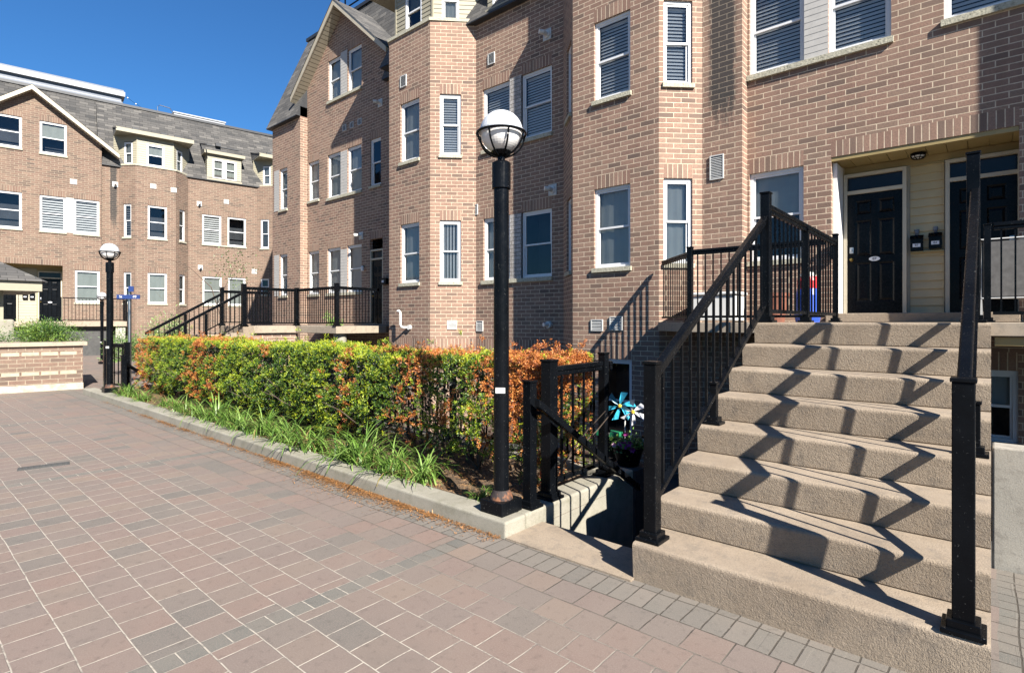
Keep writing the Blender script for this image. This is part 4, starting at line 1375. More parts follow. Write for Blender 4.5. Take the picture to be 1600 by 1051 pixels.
# roof terrace railing and bits above the gable
t = empty('roof_railing', (-17.6, 11.2, 12.2), label='thin black roof terrace railing against the sky above the gable', cat='railing')
for x, y in ((-17.75, 10.9), (-17.2, 10.9), (-16.9, 11.6)):
    b = MB(); b.box(-0.02, 0.02, -0.02, 0.02, -1.2, 1.0)
    obj('post', b, M['blackclean'], t, rel(t, (x, y, 12.0)))
for zz in (12.95, 12.5):
    b = MB(); b.bar(rel(t, (-17.75, 10.9, zz)), rel(t, (-16.0, 10.9, zz)), 0.035, 0.035)
    obj('top_rail', b, M['blackclean'], t)

# ============================================================ far entrance (gable unit) stairs and porch
FZ = 1.37
ft = empty('far_entrance_stairs', (0, 0, 0), label='distant concrete porch and stairs with black railings beyond the hedge', cat='stairs')
p = stair_profile(6.5, FZ, 7, 0.18, 0.31)
b = MB()
b.extrude_x([(6.8, FZ)] + p + [(4.66, -0.05), (6.8, FZ - 0.35)], -16.72, -15.16)
obj('steps', b, M['step'], ft)
b = MB()
b.box(-16.72, -15.16, 6.8, 8.0, FZ - 0.2, FZ)
b.prism([(-17.8, 8.0), (-13.05, 8.0), (-13.05, 9.6), (-13.6, 10.295), (-17.8, 10.295)], FZ - 0.2, FZ - 0.003)
obj('porch_slab', b, M['slab'], ft, bevel=0.01)
b = MB()
b.box(-16.6, -15.25, 5.6, 8.1, -1.25, FZ - 0.22)
obj('pier', b, M['brick'], ft)
b = MB(); b.tube([(-13.35, 8.3, -1.25), (-13.35, 8.3, FZ - 0.2)], 0.17, 20)
obj('column', b, M['curb'], ft)
fr1 = empty('stair_railing', (-16.65, 6.55, FZ), label='left black handrail of the distant stairs beyond the hedge', cat='railing', group='black metal railings of the distant entrance')
post(fr1, 0, 0, 0, 1.08, 0.09)
rail_run(fr1, rel(fr1, (-16.65, 4.6, FZ - 1.13)), (0, 0, 0), 0.93, 0.1, 0.12)
post(fr1, *rel(fr1, (-16.65, 5.6, FZ - 0.6)), 0.9, 0.06)
rail_run(fr1, (0, 0, 0), rel(fr1, (-16.65, 8.0, FZ)), 1.0, 0.1, 0.12)
fr2 = empty('stair_railing', (-15.22, 6.55, FZ), label='right black handrail and close-set walkway panel of the distant stairs beyond the hedge', cat='railing', group='black metal railings of the distant entrance')
post(fr2, 0, 0, 0, 1.12, 0.11)
rail_run(fr2, rel(fr2, (-15.22, 4.6, FZ - 1.13)), (0, 0, 0), 0.93, 0.1, 0.12)
post(fr2, *rel(fr2, (-15.22, 5.6, FZ - 0.6)), 0.9, 0.06)
rail_run(fr2, (0, 0, 0), rel(fr2, (-15.22, 8.05, FZ)), 1.04, 0.08, 0.075)
post(fr2, *rel(fr2, (-15.22, 8.05, FZ)), 1.08, 0.1)
fr3 = empty('porch_railing', (-13.12, 8.06, FZ), label='black porch railing with corner post below the distant shaded door', cat='railing', group='black metal railings of the distant entrance')
post(fr3, 0, 0, 0, 1.12, 0.1)
rail_run(fr3, rel(fr3, (-15.22, 8.05, FZ)), (0, 0, 0), 1.04, 0.08, 0.1)
rail_run(fr3, (0, 0, 0), rel(fr3, (-13.2, 9.5, FZ)), 1.04, 0.08, 0.1)

# ============================================================ LEFT BUILDING
lb = empty('brick_apartment_terrace', (-31.79, 4.84, 0), R(81.1), label='sunlit brick terrace with cream dormers and gable at the left end of the court', cat='building')
wb = MB()
Z1 = (2.36, 3.84); Z2 = (5.5, 7.08); Z3 = (8.98, 10.35)
GX, GZ, GS = -0.25, 11.65, 0.78
wall_set(lb, wb, (-8.0, -0.12), (2.2, -0.12), -0.1, 11.8,
         [(6.5, 7.41, Z3[0], Z3[1], 'dark'), (8.0, 8.93, Z3[0] - 0.05, Z3[1], 'halfshade_far'), (6.5, 7.41, Z2[0], Z2[1], 'dark'), (8.0, 8.90, Z2[0], Z2[1], 'shutter'), (9.18, 10.11, Z2[0], Z2[1], 'shutter'),
          (9.22, 10.12, Z1[0], Z1[1], 'shade_far')],
         extra_ops=[(5.2, 8.79, 1.5, 4.0)],
         clips=[(GS, 1, GZ + GS * (GX + 8) - 0.03), (-GS, 1, GZ - GS * (GX + 8) - 0.03)])
siding(lb, 'panel', (0.90, -0.125), (1.18, -0.125), Z2[0], Z2[1], M['whitebrick'], 0.1, lap=0.006)
wall(wb, (2.2, -0.12), (2.2, 0.3), -0.1, 8.9)
wall(wb, (2.2, 0.0), (2.87, 0.0), -0.1, 8.9, mi=2)
wall_set(lb, wb, (2.87, 0.0), (3.45, -0.6), -0.1, 8.9, [(0.22, 0.62, Z1[0], Z1[1], 'shade_far'), (0.22, 0.62, Z2[0], Z2[1], 'shutter')], sold=0.2)
wall_set(lb, wb, (3.45, -0.6), (5.12, -0.6), -0.1, 8.9, [(0.5, 1.29, Z1[0], Z1[1], 'shade_far'), (0.5, 1.29, Z2[0], Z2[1], 'dark')])
wall_set(lb, wb, (5.12, -0.6), (5.75, 0.0), -0.1, 8.9, [(0.24, 0.66, Z1[0], Z1[1], 'shade_far'), (0.24, 0.66, Z2[0], Z2[1], 'shade_far')], sold=0.2)
wall_set(lb, wb, (5.75, 0.0), (9.05, 0.0), -0.1, 8.9, [(0.66, 1.55, Z1[0], Z1[1], 'shade_far'), (1.86, 2.72, Z1[0], Z1[1], 'shade_far'), (0.64, 1.53, Z2[0], Z2[1] - 0.03, 'shutter'), (1.84, 2.74, Z2[0], Z2[1] - 0.03, 'dark')])
wall_set(lb, wb, (9.05, 0.0), (9.75, -0.6), -0.1, 8.9, [(0.2, 0.66, Z1[0] + 0.6, Z1[1], 'dark'), (0.2, 0.66, Z2[0], Z2[1], 'shade_far')], sold=0.2)
wall(wb, (9.75, -0.6), (12.5, -0.6), -0.1, 8.9)
wall(wb, (12.5, -0.6), (12.5, 7.0), -0.1, 12.2)
wall(wb, (-8.0, 7.0), (-8.0, -0.12), -0.1, 12.2)
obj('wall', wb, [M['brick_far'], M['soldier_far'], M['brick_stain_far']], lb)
for x0, x1 in ((6.35, 8.5),):
    b = MB(); b.box(x0, x1, -0.06, 0.05, Z2[0] - 0.07, Z2[0] + 0.003)
    obj('sill', b, M['sill'], lb)
gable(lb, GX, GZ + 0.06, GS, 3.1, 3.1, -0.48, 1.6)
mansard(lb, [(2.1, 12.5, -0.1), (-8.0, -2.6, -0.1), (-2.6, 2.09, 0.4)], 1.7, 12.3)
dormer_bay(lb, 3.45, 5.12, -0.6, 0.6, zt=10.38, mansard_y=0.0, wfront=0.72, wob=0.42)
dormer_small(lb, 6.6, 8.25, -0.02, 8.92, 10.22, [(6.86, 7.4), (7.45, 8.0)], 0.0)
dormer_bay(lb, 9.75, 11.4, -0.6, 0.62, zt=10.38, mansard_y=0.0)
for x, z in ((1.05, 7.72), (4.05, 7.9), (4.9, 7.85), (7.4, 7.72), (3.4, 8.1)):
    yy = -0.6 if 3.45 < x < 5.1 else (0.0 if x > 2 else -0.12)
    if 2.9 < x < 3.45: continue
    vent(lb, x, z, 0.24, 0.22, yy, mat='pvc')
vent(lb, 8.78, 4.1, 0.26, 0.26, 0.0, mat='pvc')
flue(lb, 2.72, 7.98, 0.0); flue(lb, 6.25, 7.55, 0.0); flue(lb, 6.3, 4.28, 0.0)
for x in (3.6, 4.8, 5.4, 7.3, 9.9):
    b = MB(); b.box(-0.12, 0.12, -0.08, 0.1, 0, 0.16)
    obj('roof_vent', b, M['dark'], lb, (x, 0.80, 10.90))
# recess of the left entrance
b = MB()
b.face([(-2.8, 0.9, 1.5), (0.79, 0.9, 1.5), (0.79, 0.9, 4.0), (-2.8, 0.9, 4.0)])
b.face([(0.79, -0.01, 1.5), (0.79, 0.9, 1.5), (0.79, 0.9, 4.0), (0.79, -0.01, 4.0)][::-1])
b.face([(-2.8, -0.01, 4.0), (-2.8, 0.9, 4.0), (0.79, 0.9, 4.0), (0.79, -0.01, 4.0)][::-1])
b.face([(-2.8, 0.9, 1.5), (-2.8, -0.01, 1.5), (-2.8, -0.01, 4.0), (-2.8, 0.9, 4.0)][::-1])
obj('recess_wall', b, M['soffit'], lb)
siding(lb, 'entrance_siding', (-0.72, 0.885), (-0.1, 0.885), 1.5, 3.9, M['siding'], 0.125)
door_part(lb, -0.02, 0.8, 1.5, 0.76, 1.95, plaque='89', label='black panelled door with oval plate in the sunlit terrace')
door_part(lb, -1.55, 0.8, 1.5, 0.76, 1.95, label='dark door mostly hidden behind the kiosk roof')
def to_world(x, y, z):
    a = R(81.1)
    return (-31.79 + x * math.cos(a) - y * math.sin(a), 4.84 + x * math.sin(a) + y * math.cos(a), z)
for i, (x, tx) in enumerate(((-0.50, '88'), (-0.26, '86'))):
    t = mailbox('mailbox', 0, 0, 0, tx, 'small black mailbox on cream siding, %s of the pair by the distant sunlit door' % ('left' if i == 0 else 'right'), w_=0.17, h_=0.3)
    t.location = to_world(x, 0.86, 2.5); t.rotation_euler = (0, 0, R(81.1))
# porch in front of the left building
lp = empty('far_porch', (-31.79, 4.84, 0), R(81.1), label='raised concrete porch of the sunlit terrace with dark hollow below', cat='porch')
b = MB()
b.box(-4.0, 3.0, -1.9, -0.125, 1.28, 1.5)
obj('porch_slab', b, M['slab'], lp, bevel=0.01)
b = MB()
b.box(-4.0, 2.5, -1.6, -0.3, 0, 1.27)
obj('pier', b, M['darkconc'], lp)  # solid dark box paints the shade of the open hollow under the porch
b = MB(); b.box(2.6, 2.95, -1.8, -0.2, 0, 1.27)
obj('pier', b, M['parapet'], lp)
lr = empty('porch_railing', to_world(0.9, -1.8, 1.5), R(81.1), label='thin black railing on the raised porch of the sunlit terrace', cat='railing')
rail_run(lr, (-0.2, 0, 0), (2.1, 0, 0), 1.0, 0.06, 0.12, double=False, m='blackclean')
rail_run(lr, (2.1, 0, 0), (2.1, 1.6, 0), 1.0, 0.06, 0.12, double=False, m='blackclean')
post(lr, 2.1, 0, 0, 1.02, 0.05); post(lr, -0.2, 0, 0, 1.02, 0.05)
# white penthouse storeys on the roof
pw = empty('rooftop_penthouse', (-31.79, 4.84, 0), R(81.1), label='long white and grey banded penthouse above the shingled roof at left', cat='building')
for (x0, x1, y0, z0, z1, m_) in ((-9, 3.4, 5.0, 12.3, 13.45, 'parwhite'), (-9, 3.45, 4.9, 13.45, 13.55, 'pargrey'), (-9, 3.4, 5.02, 13.55, 13.62, 'parwhite'), (-9, 3.4, 5.03, 13.62, 13.85, 'pargrey'), (-9, 3.56, 4.85, 13.85, 14.1, 'parwhite'), (-9, 3.5, 4.9, 14.1, 14.2, 'pargrey')):
    b = MB(); b.box(x0, x1, y0, 9.0, z0, z1)
    obj('band', b, M[m_], pw)
pw2 = empty('rooftop_penthouse', to_world(7.2, 6.0, 12.4), R(81.1), label='small low white rooftop box behind the shingled roof edge', cat='building')
b = MB(); b.box(-1.3, 1.4, -1.0, 2, 0, 1.2)
obj('wall', b, M['parwhite'], pw2)
for z in (0.55, 0.85, 1.2):
    b = MB(); b.box(-1.34, 1.44, -1.05, 2.05, z, z + 0.07)
    obj('band', b, M['parwhite'], pw2)
t = empty('roof_ladder', to_world(5.6, 5.0, 12.4), R(81.1), label='curved metal ladder hoop beside the small white rooftop box', cat='ladder')
b = MB()
b.tube([(-0.5, 0, 0), (-0.5, 0, 1.35), (-0.4, 0, 1.45), (0.1, 0, 1.4), (0.35, 0, 1.0), (0.4, 0, 0.7)], 0.025, 8)
b.tube([(-0.5, 0.2, 0), (-0.5, 0.2, 0.7), (0.5, 0.2, 0.6)], 0.02, 8)
obj('hoop', b, M['steel'], t)

sl = empty('string_lights', to_world(3.5, 5.0, 14.0), R(81.1), label='thin sagging string of white bulbs running down from the penthouse corner', cat='string lights')
b = MB()
pts = [(1.9 * k / 10, 0, -0.75 * k / 10 - 0.18 * math.sin(math.pi * k / 10)) for k in range(11)]
b.tube(pts, 0.008, 5)
obj('cord', b, M['blackclean'], sl)
for k in (1, 3, 5, 7, 8, 9):
    b = MB(); b.lathe([(0, -0.05), (0.035, -0.02), (0.035, 0.02), (0, 0.04)], 8)
    obj('bulb', b, M['frost'], sl, pts[k])
# ============================================================ brick planter at left
pln = empty('brick_planter', (-15.24, 3.07, 0), R(81.1), label='long low brick planter with pale block bands and stone coping at left', cat='planter')
def pl_box(name, x0, x1, y0, y1, z0, z1, m_, **kw):
    b = MB(); b.box(x0, x1, y0, y1, z0, z1)
    return obj(name, b, M[m_], pln, **kw)
pl_box('footing', -7, 0.0, 0.0, 2.6, -0.05, 0.14, 'limestone', bevel=0.01)
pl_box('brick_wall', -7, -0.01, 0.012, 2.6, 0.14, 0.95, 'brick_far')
pl_box('coping', -7, 0.07, -0.05, 2.66, 0.955, 1.04, 'slab', bevel=0.012)
for z in (0.34, 0.76):
    k = 0; x = -0.12
    while x > -4.5:
        pl_box('block', x - 0.28, x, 0.004, 0.05, z, z + 0.075, 'stonelight')
        x -= 0.315
# kiosk
kk = empty('kiosk', (-20.0, 3.1, 0), R(88), label='small cream kiosk with hipped shingle roof behind the planter at left', cat='kiosk')
b = MB()
b.box(-5, 0, 0, 3.2, 2.33, 2.6)
obj('fascia', b, M['siding'], kk)
b = MB()
e = [(-5.1, -0.1), (0.1, -0.1), (0.1, 3.3), (-5.1, 3.3)]
top = [(-3.4, 1.6, 3.7), (-1.7, 1.6, 3.7)]
b.face([(e[0][0], e[0][1], 2.6), (e[1][0], e[1][1], 2.6), top[1], top[0]])
b.face([(e[1][0], e[1][1], 2.6), (e[2][0], e[2][1], 2.6), top[1]])
b.face([(e[2][0], e[2][1], 2.6), (e[3][0], e[3][1], 2.6), top[0], top[1]])
b.face([(e[3][0], e[3][1], 2.6), (e[0][0], e[0][1], 2.6), top[0]])
obj('roof', b, M['shingle'], kk)
b = MB(); b.box(-4.6, -0.75, 0.6, 2.8, 1.55, 2.33)
obj('wall', b, M['siding'], kk)
b = MB(); b.box(-2.2, -1.2, 0.57, 0.6, 1.75, 2.28)
obj('window', b, M['room'], kk)
b = MB(); b.box(-5, -0.55, 0.3, 3.0, 0, 1.55)
obj('base', b, M['curb'], kk, bevel=0.05)

# ============================================================ lamps
def lamp_post(name, x, y, z, h=2.53, label='', r=0.056, group='globe lamp posts along the kerb'):
    t = empty(name, (x, y, z), label=label, cat='street lamp', group=group)
    b = MB(); b.box(-0.105, 0.105, -0.11, 0.11, 0, 0.095)
    obj('base', b, M['black'], t, bevel=0.005)
    b = MB(); b.lathe([(0.085, 0.095), (0.08, 0.115), (0.06, 0.16)], 24)
    obj('flange', b, M['rust'], t)
    b = MB(); b.lathe([(r, 0.1), (r, 2.36), (0, 2.36)], 28)
    obj('pole', b, M['black'], t)
    b = MB(); b.lathe([(r, 2.33), (0.069, 2.335), (0.069, 2.52), (0.055, 2.53), (0.028, 2.535), (0.028, 2.60), (0, 2.6)], 28)
    obj('collar', b, M['black'], t)
    zc, R_ = 2.745, 0.152
    b = MB()
    b.lathe([(R_ * math.cos(a), zc + R_ * math.sin(a)) for a in [R(-80 + 80 * k / 12) for k in range(13)]], 36)
    obj('globe', b, M['frost'], t)
    b = MB()
    b.lathe([((R_ + 0.004) * math.cos(a), zc + (R_ + 0.004) * math.sin(a)) for a in [R(90 * k / 12) for k in range(13)]], 36)
    b.lathe([(R_ - 0.02, zc - 0.001), (R_ + 0.012, zc - 0.004), (R_ + 0.014, zc + 0.012), (R_ + 0.002, zc + 0.016)], 36)
    obj('globe_cap', b, M['cap'], t)
    b = MB()
    Rr = R_ + 0.026
    b.tube([(Rr * math.cos(2 * math.pi * k / 40), Rr * math.sin(2 * math.pi * k / 40), zc - 0.012) for k in range(41)], 0.009, 8)
    for k in range(8):
        a = 2 * math.pi * (k + 0.3) / 8
        pts = []
        for q in range(13):
            th = R(-2 - 80 * q / 12)
            pts.append((Rr * math.cos(th) * math.cos(a), Rr * math.cos(th) * math.sin(a), zc + (Rr) * math.sin(th)))
        b.tube(pts, 0.0075, 6)
    b.lathe([(0.03, zc - Rr + 0.0), (0.055, zc - Rr + 0.012), (0.075, zc - Rr + 0.035), (0.07, zc - Rr + 0.04), (0, zc - Rr + 0.04)], 20)
    obj('cage', b, M['blackclean'], t)
    return t
L1 = lamp_post('lamp_post', -2.69, 2.99, 0.113, label='tall black lamp post with white caged globe, nearest, at the hedge corner')
b = MB()
b.box(0.0572, 0.0575, -0.035, 0.035, 0.86, 0.90); 
obj('sticker', b, M['metal'], L1, rz=R(-55))
copy_tree(L1, (-12.99, 3.03, 0.11), label='distant black lamp post with white globe at the far hedge end')
t3 = copy_tree(L1, (-23.7, 5.3, 0.0), label='farthest lamp post, globe partly hidden behind the blue sign')
t3.scale = (0.87, 0.87, 0.87)
# blue direction sign on a grey pole behind the distant lamp
t = empty('sign_post', (-14.5, 3.75, 0), R(60), label='blue finger sign with white letters on a grey pole behind the distant lamp', cat='sign')
b = MB(); b.tube([(0, 0, 0), (0, 0, 2.15)], 0.035, 14)
obj('pole', b, M['steel'], t)
b = MB(); b.box(-0.22, 0.22, -0.1, -0.07, 1.99, 2.08)
sg_ = obj('sign_plate', b, M['blue'], t)
put('sign_text',  text_mesh('St', 0.075, M['label'], 0.002), sg_, (-0.14, -0.104, 2.035))
put('sign_text', text_mesh('49', 0.075, M['label'], 0.002), sg_, (0.12, -0.104, 2.035))
b = MB(); b.box(0.0, 0.10, -0.1, -0.07, 2.15, 2.27)
obj('number_plate', b, M['blue'], t)

# short guard rail beside the distant lamp
fg = empty('stairwell_railing', (-13.5, 3.2, 0.11), label='short black guard railing beside the distant lamp post', cat='railing')
post(fg, *rel(fg, (-13.55, 3.1, 0.11)), 0.98, 0.09)
post(fg, *rel(fg, (-12.95, 3.30, 0.11)), 0.95, 0.09)
post(fg, *rel(fg, (-12.55, 3.15, 0.11)), 0.72, 0.08)
rail_run(fg, rel(fg, (-13.55, 3.1, 0.11)), rel(fg, (-12.95, 3.30, 0.11)), 0.92, 0.12, 0.14)
b = MB(); b.bar(rel(fg, (-12.55, 3.15, 0.7)), rel(fg, (-13.1, 3.9, 0.2)), 0.05, 0.05)
obj('handrail', b, M['black'], fg)

# ============================================================ foliage
rng = np.random.default_rng(3)
def leaf_mesh(name, P, D, W, L, col, mat, bend=0.0, N=None):
    """P base points (n,3), D directions, W width, L length arrays, col (n,3): one diamond leaf each"""
    n = len(P)
    D = D / np.linalg.norm(D, axis=1, keepdims=True)
    if N is None: N = rng.normal(size=(n, 3))
    S = np.cross(D, N); S /= np.linalg.norm(S, axis=1, keepdims=True) + 1e-9
    W = np.asarray(W)[:, None] if np.ndim(W) else np.full((n, 1), W)
    L = np.asarray(L)[:, None] if np.ndim(L) else np.full((n, 1), L)
    a = P; b_ = P + D * L * 0.5 + S * W * 0.5; c = P + D * L; d_ = P + D * L * 0.5 - S * W * 0.5
    V = np.stack([a, b_, c, d_], 1).reshape(-1, 3)
    me = bpy.data.meshes.new(name)
    me.vertices.add(4 * n); me.vertices.foreach_set('co', V.astype(np.float32).ravel())
    me.loops.add(4 * n); me.loops.foreach_set('vertex_index', np.arange(4 * n, dtype=np.int32))
    me.polygons.add(n)
    me.polygons.foreach_set('loop_start', np.arange(0, 4 * n, 4, dtype=np.int32))
    me.polygons.foreach_set('loop_total', np.full(n, 4, dtype=np.int32))
    at = me.color_attributes.new('tint', 'FLOAT_COLOR', 'POINT')
    cc = np.ones((n, 4, 4), np.float32); cc[:, :, :3] = col[:, None, :]
    at.data.foreach_set('color', cc.ravel())
    me.materials.append(mat)
    me.update(calc_edges=True); me.validate()
    return me

def vnoise(P, f, seed):
    """cheap smooth noise from sums of sines"""
    r = np.random.default_rng(seed)
    out = np.zeros(len(P))
    for k in range(6):
        q = r.normal(size=3) * f * (1 + 0.5 * k)
        out += np.sin(P @ q + r.uniform(0, 6.28)) / (1 + 0.4 * k)
    return out / 2.2

def hedge():
    t = empty('yew_hedge', (-7.7, 3.9, 0.08), label='long clipped yew hedge, bright green with orange-brown dead patches', cat='hedge')
    x0, x1, y0, y1, z0, z1 = -12.9, -2.72, 3.42, 4.30, 0.14, 1.17
    nt_ = 10500
    u01 = rng.uniform(size=nt_)
    # tufts crowd towards the near end, where they show largest
    x = x0 + (x1 - x0) * (1 - (1 - u01) ** 1.25)
    k = rng.uniform(size=nt_)
    y = np.empty(nt_); z = np.empty(nt_); nrm = np.zeros((nt_, 3))
    fr = k < 0.55; tp = (k >= 0.55) & (k < 0.86); en = (k >= 0.86) & (k < 0.95); bk = k >= 0.95
    dep = rng.exponential(0.05, nt_)
    y[fr] = y0 + dep[fr]; z[fr] = rng.uniform(z0, z1, fr.sum()); nrm[fr] = (0.25, -1, 0.35)
    y[tp] = rng.uniform(y0, y1, tp.sum()); z[tp] = z1 - dep[tp] * 0.5; nrm[tp] = (0.1, -0.25, 1)
    side = rng.uniform(size=nt_) < 0.6
    x[en] = np.where(side[en], x1 - dep[en], x0 + dep[en]); y[en] = rng.uniform(y0, y1, en.sum()); z[en] = rng.uniform(z0, z1, en.sum())
    nrm[en] = np.stack([np.where(side[en], 1.0, -1.0), np.full(en.sum(), -0.2), np.full(en.sum(), 0.3)], 1)
    y[bk] = y1 - dep[bk]; z[bk] = rng.uniform(z0, z1, bk.sum()); nrm[bk] = (0, 1, 0.3)
    P = np.stack([x, y, z], 1)
    bump = vnoise(P, 3.0, 5) * 0.045 + vnoise(P, 9.0, 6) * 0.035 + vnoise(P, 22.0, 7) * 0.025
    P[:, 1] -= np.where(fr | tp, bump, 0)
    P[:, 2] += np.where(tp & (rng.uniform(size=nt_) < 0.12), rng.exponential(0.035, nt_), 0)
    P[:, 2] += np.where(tp, bump * 0.6, 0) + np.where(tp | fr, 0.02 * np.sin(P[:, 0] * 1.7), 0)
    sh = np.clip((P[:, 2] - (z1 - 0.18)) / 0.18, 0, 1) ** 2
    P[:, 1] += np.where(fr, sh * 0.09, 0)
    P[:, 1] += np.where(fr, np.clip((0.5 - P[:, 2]) / 0.4, 0, 1) * 0.14, 0)
    gap = vnoise(P, 7.5, 11)
    near_ = np.clip((P[:, 0] + 5.9) / 1.2, 0, 1)
    thin = np.where(P[:, 2] < 0.30, 0.22, 0.0) + near_ * np.clip((0.82 - P[:, 2]) / 0.45, 0, 1) * 0.75
    keep = (gap > -0.62 + thin * 0.9) & (rng.uniform(size=nt_) > thin * 0.6)
    keep |= tp
    P = P[keep]; nrm = nrm[keep]; tpk = tp[keep]
    n0 = len(P)
    pn = vnoise(P * np.array([1, 1, 0.7]), 2.3, 21)
    dead = (pn > 0.62) * 0.7 + (pn > 0.42) * 0.12
    dead = dead + np.exp(-((P[:, 0] + 12.8) / 0.7) ** 2) * 0.75
    dead = dead + np.exp(-((P[:, 0] + 10.3 - 0.5 * P[:, 2]) / 0.4) ** 2) * 0.55
    dead = dead + np.exp(-((P[:, 0] + 8.9 + 0.6 * P[:, 2]) / 0.25) ** 2) * 0.4
    dead = dead + np.exp(-((P[:, 0] + 4.55 - 0.3 * P[:, 2]) / 0.22) ** 2) * 0.8
    dead = dead + np.exp(-((P[:, 0] + 5.5) / 0.18) ** 2) * 0.45
    dead = dead + np.clip((P[:, 0] + 3.55) / 0.35, 0, 1) * (0.42 + 0.45 * (P[:, 2] > 0.85))
    isd0 = rng.uniform(size=n0) < dead
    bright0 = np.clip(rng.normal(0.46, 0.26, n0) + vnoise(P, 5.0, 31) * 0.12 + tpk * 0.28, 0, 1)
    # every tuft is a handful of shoots; every shoot a comb of needles
    ms_ = 6
    nn = nrm / np.linalg.norm(nrm, axis=1, keepdims=True)
    sd = nn[:, None, :] * 0.9 + rng.normal(size=(n0, ms_, 3)) * 0.55
    sd /= np.linalg.norm(sd, axis=2, keepdims=True)
    Pb = (P - nn * 0.03)[:, None, :] + rng.normal(size=(n0, ms_, 3)) * 0.010
    P = Pb.reshape(-1, 3); shoot = sd.reshape(-1, 3)
    n = len(P)
    isd = np.repeat(isd0, ms_); bright = np.repeat(bright0, ms_)
    Ls = rng.uniform(0.028, 0.058, n)
    m_ = 9
    tt = np.tile(np.linspace(0.05, 1, m_), (n, 1))
    base = P[:, None, :] + shoot[:, None, :] * (tt * Ls[:, None])[:, :, None]
    sgn = np.where(np.arange(m_) % 2 == 0, 1.0, -1.0)[None, :, None]
    sidev = np.cross(shoot, rng.normal(size=(n, 3))); sidev /= np.linalg.norm(sidev, axis=1, keepdims=True)
    D = shoot[:, None, :] * 0.7 + sidev[:, None, :] * sgn * 0.75 + rng.normal(size=(n, m_, 3)) * 0.22
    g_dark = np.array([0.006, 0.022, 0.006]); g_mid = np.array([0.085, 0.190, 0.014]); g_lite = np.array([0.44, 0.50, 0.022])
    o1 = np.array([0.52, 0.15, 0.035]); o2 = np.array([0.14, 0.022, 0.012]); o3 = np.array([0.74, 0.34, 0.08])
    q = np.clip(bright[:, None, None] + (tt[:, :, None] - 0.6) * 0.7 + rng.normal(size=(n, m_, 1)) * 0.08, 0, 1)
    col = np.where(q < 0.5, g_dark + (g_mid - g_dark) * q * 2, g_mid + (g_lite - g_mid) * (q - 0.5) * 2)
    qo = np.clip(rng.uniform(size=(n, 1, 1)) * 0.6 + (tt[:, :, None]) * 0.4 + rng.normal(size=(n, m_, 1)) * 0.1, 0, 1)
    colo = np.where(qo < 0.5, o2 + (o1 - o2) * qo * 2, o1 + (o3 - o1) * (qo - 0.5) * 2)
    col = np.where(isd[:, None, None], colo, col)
    # inner leaves coloured near-black: the hedge's depth shade is painted in
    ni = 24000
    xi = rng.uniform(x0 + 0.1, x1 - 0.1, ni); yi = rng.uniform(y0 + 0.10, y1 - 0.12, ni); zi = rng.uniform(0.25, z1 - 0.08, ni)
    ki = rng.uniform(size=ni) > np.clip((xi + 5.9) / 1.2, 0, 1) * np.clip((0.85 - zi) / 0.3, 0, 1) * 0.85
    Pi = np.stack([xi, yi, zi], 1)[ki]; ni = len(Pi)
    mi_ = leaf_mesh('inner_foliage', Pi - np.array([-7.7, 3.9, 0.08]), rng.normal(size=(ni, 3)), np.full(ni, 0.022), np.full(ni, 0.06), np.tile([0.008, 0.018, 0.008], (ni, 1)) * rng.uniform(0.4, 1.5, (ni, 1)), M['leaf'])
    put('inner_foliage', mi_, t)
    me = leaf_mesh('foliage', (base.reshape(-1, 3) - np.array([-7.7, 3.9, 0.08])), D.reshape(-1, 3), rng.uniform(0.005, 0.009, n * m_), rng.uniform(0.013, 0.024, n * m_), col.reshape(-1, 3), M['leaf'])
    put('foliage', me, t)
    # stems and inner twigs
    b = MB()
    for i in range(46):
        x = -12.4 + 9.6 * (i + random.random() * 0.7) / 46
        p = Vector((x, random.uniform(3.7, 4.05), 0.05)) - t.location
        for br in range(5):
            q_ = p.copy(); pts = [q_.copy()]
            dirv = Vector((random.gauss(0, 0.5), random.gauss(-0.1, 0.4), 1.1)).normalized()
            for s_ in range(4):
                q_ = q_ + dirv * 0.23
                dirv = (dirv + Vector((random.gauss(0, 0.25), random.gauss(0, 0.2), 0))).normalized()
                if q_.z > 1.02: break
                pts.append(q_.copy())
            if len(pts) > 1:
                b.tube(pts, [0.013 * (1 - 0.2 * k) for k in range(len(pts))], 5)
    obj('branches', b, M['bark'], t)
    return t
hedge()

